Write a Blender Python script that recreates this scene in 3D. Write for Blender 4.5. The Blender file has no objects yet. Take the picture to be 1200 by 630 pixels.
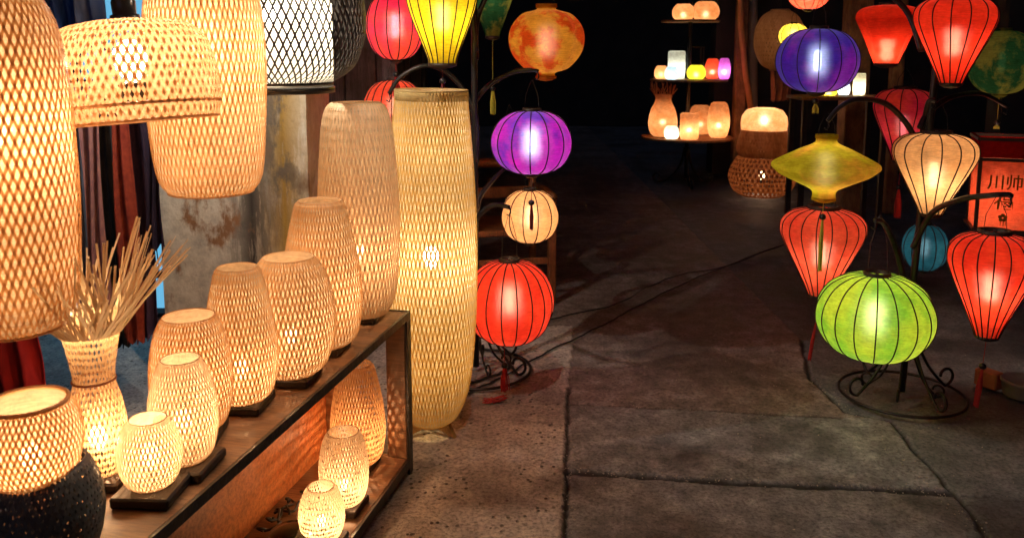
import bpy, math, random
import numpy as np
from mathutils import Vector, Matrix

C = bpy.context.scene.collection
SC = bpy.context.scene
PI = math.pi
R = math.radians
random.seed(7)

# ------------------------------------------------------------------ camera
F = 1000.0                    # focal length in pixels of a 1200 px wide frame
PITCH = R(8)
HZ = 60.0
PPV = HZ + F * math.tan(PITCH)
CAM_H = 1.45
cam_d = bpy.data.cameras.new('camera')
cam = bpy.data.objects.new('camera', cam_d)
C.objects.link(cam)
cam.location = (0, 0, CAM_H)
cam.rotation_euler = (R(90) - PITCH, 0, 0)
cam_d.sensor_width = 36
cam_d.lens = 36 * F / 1200
cam_d.shift_y = -(315 - PPV) / 1200
cam_d.clip_end = 300
cam_d.clip_start = 0.05
cam_d.dof.use_dof = True
cam_d.dof.focus_distance = 2.9
cam_d.dof.aperture_fstop = 6.3
SC.camera = cam

# ------------------------------------------------------------------ world, sky, added ambient fill
w = bpy.data.worlds.new("World")
SC.world = w
w.use_nodes = True
nt = w.node_tree
bg = nt.nodes['Background']
sky = nt.nodes.new('ShaderNodeTexSky')
sky.sky_type = 'NISHITA'
sky.sun_disc = False
sky.sun_elevation = R(-4)
sky.sun_rotation = R(200)
nt.links.new(sky.outputs[0], bg.inputs[0])
bg.inputs[1].default_value = 0.12
sd = bpy.data.lights.new('ambient_fill', 'SUN')
sd.energy = 0.09  # blue directional fill, added to raise the ambient on front faces
sd.color = (0.50, 0.62, 1.0)
sd.angle = R(25)
so = bpy.data.objects.new('ambient_fill', sd)
C.objects.link(so)
so.rotation_euler = (R(52), 0, R(-25))

SC.render.engine = 'CYCLES'
SC.view_settings.view_transform = 'Standard'
SC.view_settings.look = 'None'
SC.view_settings.exposure = 0.25
SC.view_settings.gamma = 1.0
cy = SC.cycles
cy.max_bounces = 6
cy.diffuse_bounces = 4
cy.glossy_bounces = 2
cy.transmission_bounces = 5
cy.transparent_max_bounces = 12
cy.sample_clamp_indirect = 2.5
cy.caustics_reflective = False
cy.caustics_refractive = False
cy.use_denoising = True

# ------------------------------------------------------------------ placing helpers
CP, SP = math.cos(PITCH), math.sin(PITCH)
def P(u, v, d):
    """world point seen at pixel (u, v) of the 1200x630 frame, at depth Y = d"""
    x = (u - 600) / F
    y = (PPV - v) / F
    ry = CP + y * SP
    rz = -SP + y * CP
    return Vector((x / ry * d, d, CAM_H + rz / ry * d))
def G(u, v, z=0.0):
    y = (PPV - v) / F
    ry = CP + y * SP
    rz = -SP + y * CP
    d = (z - CAM_H) * ry / rz
    return P(u, v, d)
def VROW(z, d):
    q = (z - CAM_H) / d
    y = (q * CP + SP) / (CP - q * SP)
    return PPV - y * F
def px(n, v, d):
    """size in metres of n pixels at row v, depth d"""
    return (P(600 + n, v, d) - P(600, v, d)).x

# ------------------------------------------------------------------ mesh helpers
def mesh(name, verts, faces, mat, parent=None, smooth=False, attr=None):
    me = bpy.data.meshes.new(name)
    me.from_pydata([tuple(v) for v in verts], [], faces)
    if smooth:
        me.polygons.foreach_set('use_smooth', [True] * len(me.polygons))
    if attr:
        for k, vals in attr.items():
            a = me.attributes.new(k, 'FLOAT', 'POINT')
            a.data.foreach_set('value', vals)
    me.update()
    if mat: me.materials.append(mat)
    o = bpy.data.objects.new(name, me)
    C.objects.link(o)
    if parent: o.parent = parent
    return o

def empty(name, loc, rz=0):
    o = bpy.data.objects.new(name, None)
    C.objects.link(o)
    o.location = loc
    o.rotation_euler = (0, 0, rz)
    o.empty_display_size = 0.05
    return o

def tag(o, label=None, cat=None, group=None, kind=None):
    if label: o['label'] = label
    if cat: o['category'] = cat
    if group: o['group'] = group
    if kind: o['kind'] = kind
    return o

class MB:
    def __init__(s): s.v = []; s.f = []
    def add(s, v, f):
        n = len(s.v)
        s.v += [Vector(a) for a in v]
        s.f += [tuple(i + n for i in q) for q in f]
        return s
    def box(s, c, size, rz=0, bev=0.0):
        m = Matrix.Rotation(rz, 3, 'Z')
        c = Vector(c); hx, hy, hz = [a / 2 for a in size]
        if bev <= 0:
            v = [c + m @ Vector((sx * hx, sy * hy, sz * hz)) for sz in (-1, 1) for sx, sy in ((-1, -1), (1, -1), (1, 1), (-1, 1))]
            f = [(0, 3, 2, 1), (4, 5, 6, 7), (0, 1, 5, 4), (1, 2, 6, 5), (2, 3, 7, 6), (3, 0, 4, 7)]
            return s.add(v, f)
        b = bev
        v = []
        for z, ins in ((-hz, b), (-hz + b, 0), (hz - b, 0), (hz, b)):
            ax, ay = hx - ins, hy - ins
            cc = b if ins == 0 else 0.0
            for x, y in ((-ax + cc, -ay), (ax - cc, -ay), (ax, -ay + cc), (ax, ay - cc), (ax - cc, ay), (-ax + cc, ay), (-ax, ay - cc), (-ax, -ay + cc)):
                v.append(c + m @ Vector((x, y, z)))
        f = [tuple(reversed(range(8))), tuple(range(24, 32))]
        for k in range(3):
            for i in range(8):
                j = (i + 1) % 8
                f.append((k * 8 + i, k * 8 + j, k * 8 + 8 + j, k * 8 + 8 + i))
        return s.add(v, f)
    def tube(s, pts, r, n=8, closed=False, caps=True):
        pts = [Vector(p) for p in pts]
        rs = r if isinstance(r, (list, tuple)) else [r] * len(pts)
        N = len(pts)
        v = []; f = []
        prev = None
        for i, p in enumerate(pts):
            if closed: t = pts[(i + 1) % N] - pts[i - 1]
            else: t = pts[min(i + 1, N - 1)] - pts[max(i - 1, 0)]
            if t.length < 1e-9: t = Vector((0, 0, 1))
            t.normalize()
            if prev is None:
                a = Vector((0, 0, 1)) if abs(t.z) < 0.9 else Vector((1, 0, 0))
                a = (a - t * a.dot(t)).normalized()
            else:
                a = (prev - t * prev.dot(t))
                a = a.normalized() if a.length > 1e-6 else Vector((1, 0, 0))
            prev = a
            b = t.cross(a)
            for k in range(n):
                q = 2 * PI * k / n
                v.append(p + (a * math.cos(q) + b * math.sin(q)) * rs[i])
        for i in range(N if closed else N - 1):
            j = (i + 1) % N
            for k in range(n):
                l = (k + 1) % n
                f.append((i * n + k, i * n + l, j * n + l, j * n + k))
        if not closed and caps:
            f.append(tuple(reversed(range(n))))
            f.append(tuple(range((N - 1) * n, N * n)))
        return s.add(v, f)
    def lathe(s, prof, n=32, c=(0, 0, 0), cap=True):
        c = Vector(c)
        v = []; f = []
        for (r, z) in prof:
            for k in range(n):
                a = 2 * PI * k / n
                v.append(c + Vector((r * math.cos(a), r * math.sin(a), z)))
        for i in range(len(prof) - 1):
            for k in range(n):
                l = (k + 1) % n
                f.append((i * n + k, i * n + l, (i + 1) * n + l, (i + 1) * n + k))
        if cap:
            f.append(tuple(reversed(range(n))))
            f.append(tuple(range((len(prof) - 1) * n, len(prof) * n)))
        return s.add(v, f)
    def build(s, name, mat, parent=None, smooth=False):
        return mesh(name, s.v, s.f, mat, parent, smooth)

def spline(pts, n):
    """Catmull-Rom through pts (tuples of any size) with n samples per span"""
    pts = [np.array(p, float) for p in pts]
    out = []
    for i in range(len(pts) - 1):
        p0 = pts[max(i - 1, 0)]; p1 = pts[i]; p2 = pts[i + 1]; p3 = pts[min(i + 2, len(pts) - 1)]
        for k in range(n):
            t = k / n
            out.append(0.5 * ((2 * p1) + (-p0 + p2) * t + (2 * p0 - 5 * p1 + 4 * p2 - p3) * t * t + (-p0 + 3 * p1 - 3 * p2 + p3) * t ** 3))
    out.append(pts[-1])
    return out

# ------------------------------------------------------------------ materials
def newmat(name):
    m = bpy.data.materials.new(name)
    m.use_nodes = True
    n = m.node_tree.nodes; l = m.node_tree.links
    for x in list(n): n.remove(x)
    out = n.new('ShaderNodeOutputMaterial')
    return m, n, l, out

def rgba(c): return (c[0], c[1], c[2], 1)

def noise(n, l, scale, detail=4, coord='Object', stretch=None, rough=0.55):
    tc = n.new('ShaderNodeTexCoord')
    t = n.new('ShaderNodeTexNoise')
    t.inputs['Scale'].default_value = scale
    t.inputs['Detail'].default_value = detail
    t.inputs['Roughness'].default_value = rough
    src = tc.outputs[coord]
    if stretch:
        mp = n.new('ShaderNodeMapping')
        mp.inputs['Scale'].default_value = stretch
        l.new(src, mp.inputs[0]); src = mp.outputs[0]
    l.new(src, t.inputs['Vector'])
    return t

def ramp(n, l, src, stops):
    r = n.new('ShaderNodeValToRGB')
    e = r.color_ramp.elements
    e[0].position, e[0].color = stops[0][0], rgba(stops[0][1])
    e[1].position, e[1].color = stops[-1][0], rgba(stops[-1][1])
    for p, c in stops[1:-1]:
        k = e.new(p); k.color = rgba(c)
    l.new(src, r.inputs[0])
    return r

def solid(name, c1, c2=None, scale=8, rough=0.6, metal=0.0, bump=0.0, stretch=None, spec=0.4):
    m, n, l, out = newmat(name)
    b = n.new('ShaderNodeBsdfPrincipled')
    b.inputs['Roughness'].default_value = rough
    b.inputs['Metallic'].default_value = metal
    b.inputs['Specular IOR Level'].default_value = spec
    t = noise(n, l, scale, 5, stretch=stretch)
    if c2 is None: c2 = tuple(x * 0.75 for x in c1)
    r = ramp(n, l, t.outputs[0], [(0.3, c1), (0.7, c2)])
    l.new(r.outputs[0], b.inputs['Base Color'])
    if bump:
        bp = n.new('ShaderNodeBump')
        bp.inputs['Strength'].default_value = bump
        bp.inputs['Distance'].default_value = 0.01
        l.new(t.outputs[0], bp.inputs['Height'])
        l.new(bp.outputs[0], b.inputs['Normal'])
    l.new(b.outputs[0], out.inputs[0])
    return m

def bamboo(name, light, dark, trans=0.5, tcol=None, spec=0.3):
    """split bamboo strips: every strip its own tone, light shines through a little"""
    m, n, l, out = newmat(name)
    at = n.new('ShaderNodeAttribute'); at.attribute_name = 'tone'
    t = noise(n, l, 60, 3)
    ad = n.new('ShaderNodeMath'); ad.operation = 'MULTIPLY_ADD'
    ad.inputs[1].default_value = 0.7; l.new(t.outputs[0], ad.inputs[0]); 
    sc = n.new('ShaderNodeMath'); sc.operation = 'MULTIPLY'; sc.inputs[1].default_value = 0.4
    l.new(at.outputs['Fac'], sc.inputs[0]); l.new(sc.outputs[0], ad.inputs[2])
    r = ramp(n, l, ad.outputs[0], [(0.15, dark), (0.95, light)])
    b = n.new('ShaderNodeBsdfPrincipled')
    b.inputs['Roughness'].default_value = 0.45
    b.inputs['Specular IOR Level'].default_value = spec
    l.new(r.outputs[0], b.inputs['Base Color'])
    tr = n.new('ShaderNodeBsdfTranslucent')
    if tcol:
        mm = n.new('ShaderNodeMixRGB'); mm.blend_type = 'MULTIPLY'; mm.inputs[0].default_value = 1
        l.new(r.outputs[0], mm.inputs[1]); mm.inputs[2].default_value = rgba(tcol)
        l.new(mm.outputs[0], tr.inputs[0])
    else: l.new(r.outputs[0], tr.inputs[0])
    mx = n.new('ShaderNodeMixShader'); mx.inputs[0].default_value = trans
    l.new(b.outputs[0], mx.inputs[1]); l.new(tr.outputs[0], mx.inputs[2])
    l.new(mx.outputs[0], out.inputs[0])
    return m

def silk(name, c1, c2=None, scale=7, transp=0.11, trans=0.6, contrast=(0.35, 0.65), fwd=0.04, tint=None):
    """dyed silk over the ribs: cloudy dye, light scatters through it and a little passes straight"""
    m, n, l, out = newmat(name)
    if c2 is None: c2 = tuple(x * 0.85 for x in c1)
    t = noise(n, l, scale, 6, rough=0.65)
    r = ramp(n, l, t.outputs[0], [(contrast[0], c1), (contrast[1], c2)])
    # fine threads
    t2 = noise(n, l, 120, 2, stretch=(0.25, 0.25, 3.0))
    th = n.new('ShaderNodeMixRGB'); th.blend_type = 'MULTIPLY'; th.inputs[0].default_value = 0.4
    l.new(r.outputs[0], th.inputs[1])
    r2 = ramp(n, l, t2.outputs[0], [(0.38, (0.45, 0.45, 0.45)), (0.62, (1, 1, 1))])
    l.new(r2.outputs[0], th.inputs[2])
    t3 = noise(n, l, 26, 8, rough=0.75)
    r3 = ramp(n, l, t3.outputs[0], [(0.36, (0.55, 0.50, 0.50)), (0.60, (1, 1, 1))])
    cr = n.new('ShaderNodeMixRGB'); cr.blend_type = 'MULTIPLY'; cr.inputs[0].default_value = 0.6
    l.new(th.outputs[0], cr.inputs[1]); l.new(r3.outputs[0], cr.inputs[2])
    col = cr.outputs[0]
    d = n.new('ShaderNodeBsdfDiffuse'); l.new(col, d.inputs[0])
    tl = n.new('ShaderNodeBsdfTranslucent'); l.new(col, tl.inputs[0])
    rf = n.new('ShaderNodeBsdfRefraction'); rf.inputs['Roughness'].default_value = 0.8; rf.inputs['IOR'].default_value = 1.25
    tp = n.new('ShaderNodeBsdfTransparent')
    if tint is None: tint = tuple(min(1, x ** 0.8) for x in c1)
    tp.inputs[0].default_value = rgba(tint)
    rf.inputs[0].default_value = rgba(tuple(0.5 * x + 0.5 for x in tint))
    m1 = n.new('ShaderNodeMixShader'); m1.inputs[0].default_value = trans
    l.new(d.outputs[0], m1.inputs[1]); l.new(tl.outputs[0], m1.inputs[2])
    m2 = n.new('ShaderNodeMixShader'); m2.inputs[0].default_value = fwd
    l.new(m1.outputs[0], m2.inputs[1]); l.new(rf.outputs[0], m2.inputs[2])
    m3 = n.new('ShaderNodeMixShader'); m3.inputs[0].default_value = transp
    l.new(m2.outputs[0], m3.inputs[1]); l.new(tp.outputs[0], m3.inputs[2])
    l.new(m3.outputs[0], out.inputs[0])
    return m

def glow(name, col, strength):
    m, n, l, out = newmat(name)
    e = n.new('ShaderNodeEmission'); e.inputs[0].default_value = rgba(col); e.inputs[1].default_value = strength
    tp = n.new('ShaderNodeBsdfTransparent')
    a = n.new('ShaderNodeAddShader')
    l.new(e.outputs[0], a.inputs[0]); l.new(tp.outputs[0], a.inputs[1])
    l.new(a.outputs[0], out.inputs[0])
    m.cycles.emission_sampling = 'NONE'
    return m

M = {}
M['bamboo'] = bamboo('bamboo_strip', (0.72, 0.48, 0.27), (0.48, 0.28, 0.135))
M['bamboo_pale'] = bamboo('bamboo_pale_strip', (0.78, 0.59, 0.40), (0.56, 0.39, 0.245))
M['bamboo_tip'] = bamboo('bamboo_tip_strip', (0.92, 0.76, 0.52), (0.74, 0.54, 0.32), trans=0.35)  # loose strips paled in colour, standing in for the light on them
M['bamboo_green'] = bamboo('bamboo_olive_strip', (0.72, 0.53, 0.23), (0.48, 0.31, 0.11), spec=0.8)
M['bamboo_orange'] = bamboo('bamboo_amber_strip', (0.70, 0.42, 0.20), (0.44, 0.22, 0.09))
M['bamboo_brown'] = bamboo('bamboo_brown_strip', (0.34, 0.13, 0.05), (0.18, 0.06, 0.02))
M['bamboo_black'] = bamboo('bamboo_black_strip', (0.022, 0.018, 0.018), (0.008, 0.007, 0.008), trans=0.05)
M['bamboo_grey'] = bamboo('bamboo_charcoal_strip', (0.16, 0.155, 0.15), (0.06, 0.058, 0.058), trans=0.05)
M['band'] = silk('pale_bamboo_band', (0.75, 0.58, 0.28), (0.65, 0.48, 0.2), transp=0.0, fwd=0.0, trans=.4)
M['lining'] = silk('paper_lining', (0.9, 0.86, 0.74), (0.85, 0.8, 0.68), transp=0.32, fwd=0.0)
M['sheer'] = silk('sheer_lining', (0.95, 0.84, 0.66), (0.92, 0.80, 0.60), transp=0.32, fwd=0.0, trans=.6, tint=(1, .95, .88))
M['glow_warm'] = glow('bulb_warm_glass', (1.0, 0.72, 0.36), 5)
M['glow_silk'] = glow('tube_bulb_glass', (1.0, 0.85, 0.6), 2.5)
M['glow_silkw'] = glow('tube_bulb_cold_glass', (0.9, 0.95, 1.0), 4)
M['glow_white'] = glow('bulb_white_glass', (1.0, 0.95, 0.85), 14)
M['iron'] = solid('black_wrought_iron', (0.012, 0.012, 0.014), (0.025, 0.02, 0.018), 30, 0.38, 0.3, 0.3)
M['plastic_black'] = solid('black_plastic', (0.012, 0.012, 0.013), (0.018, 0.018, 0.02), 10, 0.3)
M['rib'] = solid('dark_rib', (0.03, 0.006, 0.004), (0.015, 0.004, 0.004), 20, 0.7)
M['wood_black'] = solid('black_stained_wood', (0.02, 0.013, 0.01), (0.035, 0.02, 0.014), 14, 0.5, 0, 0.3, (1, 6, 6))

def woodmat(name, c1, c2, c3, stretch, rough=0.5, scale=3.0):
    m, n, l, out = newmat(name)
    b = n.new('ShaderNodeBsdfPrincipled'); b.inputs['Roughness'].default_value = rough
    t = noise(n, l, scale, 8, stretch=stretch, rough=0.6)
    r = ramp(n, l, t.outputs[0], [(0.3, c1), (0.5, c2), (0.7, c3)])
    t2 = noise(n, l, 9, 5)
    r2 = ramp(n, l, t2.outputs[0], [(0.35, (0.45, 0.42, 0.40)), (0.6, (1, 1, 1))])
    mm = n.new('ShaderNodeMixRGB'); mm.blend_type = 'MULTIPLY'; mm.inputs[0].default_value = 0.7
    l.new(r.outputs[0], mm.inputs[1]); l.new(r2.outputs[0], mm.inputs[2])
    l.new(mm.outputs[0], b.inputs['Base Color'])
    t3 = noise(n, l, 40, 6, stretch=(stretch[0] * .6, stretch[1] * .35, stretch[2] * .6), rough=0.7)
    r3 = ramp(n, l, t3.outputs[0], [(0.40, (0.55, 0.52, 0.5)), (0.52, (1, 1, 1)), (0.68, (1.35, 1.3, 1.25))])
    m3 = n.new('ShaderNodeMixRGB'); m3.blend_type = 'MULTIPLY'; m3.inputs[0].default_value = 0.7
    l.new(mm.outputs[0], m3.inputs[1]); l.new(r3.outputs[0], m3.inputs[2]); l.new(m3.outputs[0], b.inputs['Base Color'])
    bp = n.new('ShaderNodeBump'); bp.inputs['Strength'].default_value = 0.25; bp.inputs['Distance'].default_value = 0.004
    l.new(t.outputs[0], bp.inputs['Height']); l.new(bp.outputs[0], b.inputs['Normal'])
    l.new(b.outputs[0], out.inputs[0])
    return m
M['shelf_wood'] = woodmat('worn_shelf_wood', (0.36, 0.19, 0.09), (0.26, 0.13, 0.06), (0.15, 0.07, 0.035), (8, 1.2, 8))
M['panel_wood'] = woodmat('orange_panel_wood', (0.72, 0.27, 0.085), (0.62, 0.21, 0.06), (0.50, 0.15, 0.04), (3, 1, 3))
M['chair_wood'] = woodmat('chair_wood', (0.40, 0.14, 0.05), (0.30, 0.10, 0.035), (0.2, 0.06, 0.02), (4, 4, 1))
M['pale_wood'] = woodmat('pale_foot_wood', (0.55, 0.33, 0.13), (0.48, 0.28, 0.1), (0.36, 0.2, 0.07), (6, 2, 2))
M['board'] = woodmat('grey_weathered_board', (0.20, 0.17, 0.18), (0.13, 0.11, 0.12), (0.07, 0.06, 0.065), (7, 7, 0.7), 0.8)
M['dark_board'] = woodmat('dark_facade_board', (0.03, 0.02, 0.018), (0.02, 0.014, 0.013), (0.012, 0.01, 0.01), (5, 5, 0.6), 0.8)
M['post_wood'] = woodmat('shop_post_wood', (0.42, 0.20, 0.08), (0.34, 0.15, 0.055), (0.24, 0.09, 0.035), (5, 5, 0.8), 0.6)
M['dark_wall'] = solid('dark_plaster', (0.03, 0.024, 0.022), (0.014, 0.012, 0.012), 3, 0.9, 0, 0.4)

# ------------------------------------------------------------------ ground
def vnoise(x, y, seed):
    xi = np.floor(x).astype(int); yi = np.floor(y).astype(int)
    fx = x - xi; fy = y - yi
    fx = fx * fx * (3 - 2 * fx); fy = fy * fy * (3 - 2 * fy)
    def h(a, b):
        n = (a * 374761393 + b * 668265263 + seed * 974634777) & 0x7fffffff
        n = ((n ^ (n >> 13)) * 1274126177) & 0x7fffffff
        return ((n ^ (n >> 16)) & 0xffff) / 65535.0
    return (h(xi, yi) * (1 - fx) + h(xi + 1, yi) * fx) * (1 - fy) + (h(xi, yi + 1) * (1 - fx) + h(xi + 1, yi + 1) * fx) * fy
def fbm(x, y, s, seed=1, o=5):
    t = 0; a = 0.5
    for k in range(o):
        t = t + a * vnoise(x * s, y * s, seed + k * 17); s *= 2.03; a *= 0.5
    return t

def build_ground():
    xs = np.concatenate([[-60, -30, -14, -7, -4, -2.5, -1.6], np.arange(-0.9, 2.3, 0.0075), [2.6, 3, 4, 7, 14, 30, 60]])
    ys = np.concatenate([[-40, -10, -3, 0, 1.2], np.arange(1.9, 4.8, 0.0075), np.arange(5.1, 8, 0.06), [9, 10, 12, 16, 24, 40, 90, 200]])
    X, Y = np.meshgrid(xs, ys)
    wx = X + 0.020 * (fbm(X, Y, 7, 3) - 0.5) + 0.014 * (fbm(X, Y, 36, 9, 3) - 0.5)
    wy = Y + 0.020 * (fbm(X, Y, 7, 5) - 0.5) + 0.014 * (fbm(X, Y, 36, 11, 3) - 0.5)
    def dist(poly):
        d = np.full(X.shape, 9.0)
        for (ax, ay), (bx, by) in zip(poly[:-1], poly[1:]):
            vx, vy = bx - ax, by - ay
            t = np.clip(((wx - ax) * vx + (wy - ay) * vy) / (vx * vx + vy * vy), 0, 1)
            d = np.minimum(d, np.hypot(wx - ax - t * vx, wy - ay - t * vy))
        return d
    def gp(*uv): return [tuple(G(u, v))[:2] for u, v in uv]
    S1 = gp((666, 452), (665, 470), (663, 548), (661, 700))
    S2 = gp((665, 470), (820, 477), (985, 487))
    S3 = gp((663, 548), (880, 562), (1110, 573))
    S4 = gp((938, 395), (950, 440), (990, 480), (1045, 490), (1068, 520), (1110, 565), (1142, 600), (1165, 640), (1200, 720))
    S5 = gp((500, 484), (560, 492), (600, 490), (663, 499))
    S6 = gp((600, 400), (640, 435), (666, 470))
    S7 = gp((1110, 573), (1300, 590))
    seam = np.zeros(X.shape); z = np.zeros(X.shape)
    for poly, wdt, k in ((S1, .013, 1), (S2, .010, .9), (S3, .021, 1), (S4, .015, .95), (S5, .005, .5), (S6, .006, .35), (S7, .006, .5)):
        wv = wdt * (0.15 + 1.15 * fbm(X, Y, 13, 21, 3))
        e = np.exp(-(dist(poly) / wv) ** 4) * k
        seam = np.maximum(seam, e)
    # zones
    def left_of(poly):      # polyline running towards the camera: True on its -x side
        px_ = np.array([p[0] for p in poly]); py_ = np.array([p[1] for p in poly])
        o = np.argsort(py_)
        return wx < np.interp(wy, py_[o], px_[o])
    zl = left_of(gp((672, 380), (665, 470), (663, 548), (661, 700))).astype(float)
    zr = (~left_of(S4)).astype(float)
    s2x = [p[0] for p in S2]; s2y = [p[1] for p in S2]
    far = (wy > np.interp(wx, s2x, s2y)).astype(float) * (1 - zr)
    s3x = [p[0] for p in S3]; s3y = [p[1] for p in S3]
    near = (wy < np.interp(wx, s3x, s3y)).astype(float) * (1 - zl) * (1 - zr)
    zl = zl * (wy < 4.4)
    z += -0.010 * seam + 0.006 * (fbm(X, Y, 3, 31) - .5) + 0.003 * (fbm(X, Y, 22, 41, 3) - .5)
    z += 0.008 * zl - 0.006 * zr - 0.004 * near
    z -= z.max()
    verts = np.stack([X, Y, z], -1).reshape(-1, 3)
    ny, nx = X.shape
    i = np.arange(ny * nx).reshape(ny, nx)
    faces = np.stack([i[:-1, :-1], i[:-1, 1:], i[1:, 1:], i[1:, :-1]], -1).reshape(-1, 4)
    me = bpy.data.meshes.new('ground')
    me.vertices.add(len(verts)); me.vertices.foreach_set('co', verts.ravel())
    me.loops.add(faces.size); me.loops.foreach_set('vertex_index', faces.ravel().astype(np.int32))
    me.polygons.add(len(faces)); me.polygons.foreach_set('loop_start', np.arange(0, faces.size, 4, dtype=np.int32))
    me.update(calc_edges=True); me.validate()
    for k, arr in (('seam', seam), ('pitted', zl), ('lantern_red', far * (1 - zl)), ('asphalt', zr)):
        a = me.attributes.new(k, 'FLOAT', 'POINT'); a.data.foreach_set('value', arr.ravel().astype(np.float32))
    m, n, l, out = newmat('worn_concrete_paving')
    b = n.new('ShaderNodeBsdfPrincipled'); b.inputs['Roughness'].default_value = 0.62
    b.inputs['Specular IOR Level'].default_value = 0.35
    big = noise(n, l, 1.6, 6); med = noise(n, l, 9, 8, rough=0.7); fine = noise(n, l, 70, 5, rough=0.7)
    base = ramp(n, l, med.outputs[0], [(0.3, (0.12, 0.122, 0.132)), (0.5, (0.25, 0.25, 0.262)), (0.66, (0.46, 0.455, 0.46))])
    def mix(a, bcol, fac, mode='MIX'):
        x = n.new('ShaderNodeMixRGB'); x.blend_type = mode
        if isinstance(fac, float): x.inputs[0].default_value = fac
        else: l.new(fac, x.inputs[0])
        l.new(a, x.inputs[1])
        if isinstance(bcol, tuple): x.inputs[2].default_value = rgba(bcol)
        else: l.new(bcol, x.inputs[2])
        return x.outputs[0]
    def attr(k):
        a = n.new('ShaderNodeAttribute'); a.attribute_name = k; return a.outputs['Fac']
    def mul(a, k):
        x = n.new('ShaderNodeMath'); x.operation = 'MULTIPLY'; l.new(a, x.inputs[0])
        if isinstance(k, float): x.inputs[1].default_value = k
        else: l.new(k, x.inputs[1])
        return x.outputs[0]
    lp = ramp(n, l, med.outputs[0], [(0.3, (0.32, 0.28, 0.27)), (0.5, (0.54, 0.48, 0.44)), (0.66, (0.70, 0.63, 0.55))])  # pitted left concrete, paled in colour to stand for the lamplight on it
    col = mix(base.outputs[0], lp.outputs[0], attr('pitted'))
    rd = ramp(n, l, med.outputs[0], [(0.3, (0.13, 0.085, 0.072)), (0.52, (0.26, 0.175, 0.145)), (0.68, (0.34, 0.28, 0.26))])  # far paving's brown dirt tone, reddened in colour for the lanterns' red light
    col = mix(col, rd.outputs[0], mul(attr('lantern_red'), 0.6))
    col = mix(col, (0.09, 0.095, 0.115), mul(attr('asphalt'), 0.6))
    st = ramp(n, l, big.outputs[0], [(0.40, (0.34, 0.33, 0.34)), (0.47, (0.62, 0.60, 0.59)), (0.49, (0.85, 0.84, 0.83)), (0.62, (1, 1, 1))])
    col = mix(col, st.outputs[0], 0.75, 'MULTIPLY')
    fr = ramp(n, l, fine.outputs[0], [(0.38, (0.22, 0.21, 0.21)), (0.5, (0.95, 0.95, 0.95)), (0.68, (1.5, 1.45, 1.4))])
    col = mix(col, fr.outputs[0], 0.6, 'MULTIPLY')
    # pits
    vo = n.new('ShaderNodeTexVoronoi'); vo.inputs['Scale'].default_value = 34; vo.inputs['Randomness'].default_value = 1
    tc = n.new('ShaderNodeTexCoord'); mp = n.new('ShaderNodeMapping'); mp.inputs['Scale'].default_value = (1, 0.8, 1); mp.inputs['Rotation'].default_value = (0, 0, 0.4)
    l.new(tc.outputs['Object'], mp.inputs[0]); l.new(mp.outputs[0], vo.inputs['Vector'])
    pr = ramp(n, l, vo.outputs['Distance'], [(0.17, (1, 1, 1)), (0.24, (0, 0, 0))])
    pm = ramp(n, l, noise(n, l, 5, 3).outputs[0], [(0.48, (0.0, 0.0, 0.0)), (0.56, (1, 1, 1))])
    pit = mul(mul(pr.outputs[0], pm.outputs[0]), attr('pitted'))
    col = mix(col, (0.035, 0.028, 0.028), mul(pit, 0.8))
    # grit: pale crumbs
    vg = n.new('ShaderNodeTexVoronoi'); vg.inputs['Scale'].default_value = 12; l.new(tc.outputs['Object'], vg.inputs['Vector'])
    gr = ramp(n, l, vg.outputs['Distance'], [(0.04, (1, 1, 1)), (0.06, (0, 0, 0))])
    gm = ramp(n, l, noise(n, l, 3, 2).outputs[0], [(0.55, (0.0, 0.0, 0.0)), (0.6, (1, 1, 1))])
    col = mix(col, (0.5, 0.45, 0.38), mul(gr.outputs[0], gm.outputs[0]))
    col = mix(col, (0.012, 0.011, 0.013), mul(attr('seam'), 0.93))
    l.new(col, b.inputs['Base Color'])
    hs = n.new('ShaderNodeMath'); hs.operation = 'MULTIPLY_ADD'; hs.inputs[1].default_value = 0.5
    l.new(fine.outputs[0], hs.inputs[0]); l.new(med.outputs[0], hs.inputs[2])
    h2 = n.new('ShaderNodeMath'); h2.operation = 'SUBTRACT'; l.new(hs.outputs[0], h2.inputs[0]); l.new(pit, h2.inputs[1])
    bp = n.new('ShaderNodeBump'); bp.inputs['Strength'].default_value = 0.9; bp.inputs['Distance'].default_value = 0.012
    l.new(h2.outputs[0], bp.inputs['Height']); l.new(bp.outputs[0], b.inputs['Normal'])
    rr = ramp(n, l, big.outputs[0], [(0.4, (0.5, 0.5, 0.5)), (0.6, (0.75, 0.75, 0.75))]); l.new(rr.outputs[0], b.inputs['Roughness'])
    l.new(b.outputs[0], out.inputs[0])
    me.materials.append(m)
    me.polygons.foreach_set('use_smooth', [True] * len(me.polygons))
    o = bpy.data.objects.new('ground', me); C.objects.link(o)
    tag(o, kind='structure')
build_ground()

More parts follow.
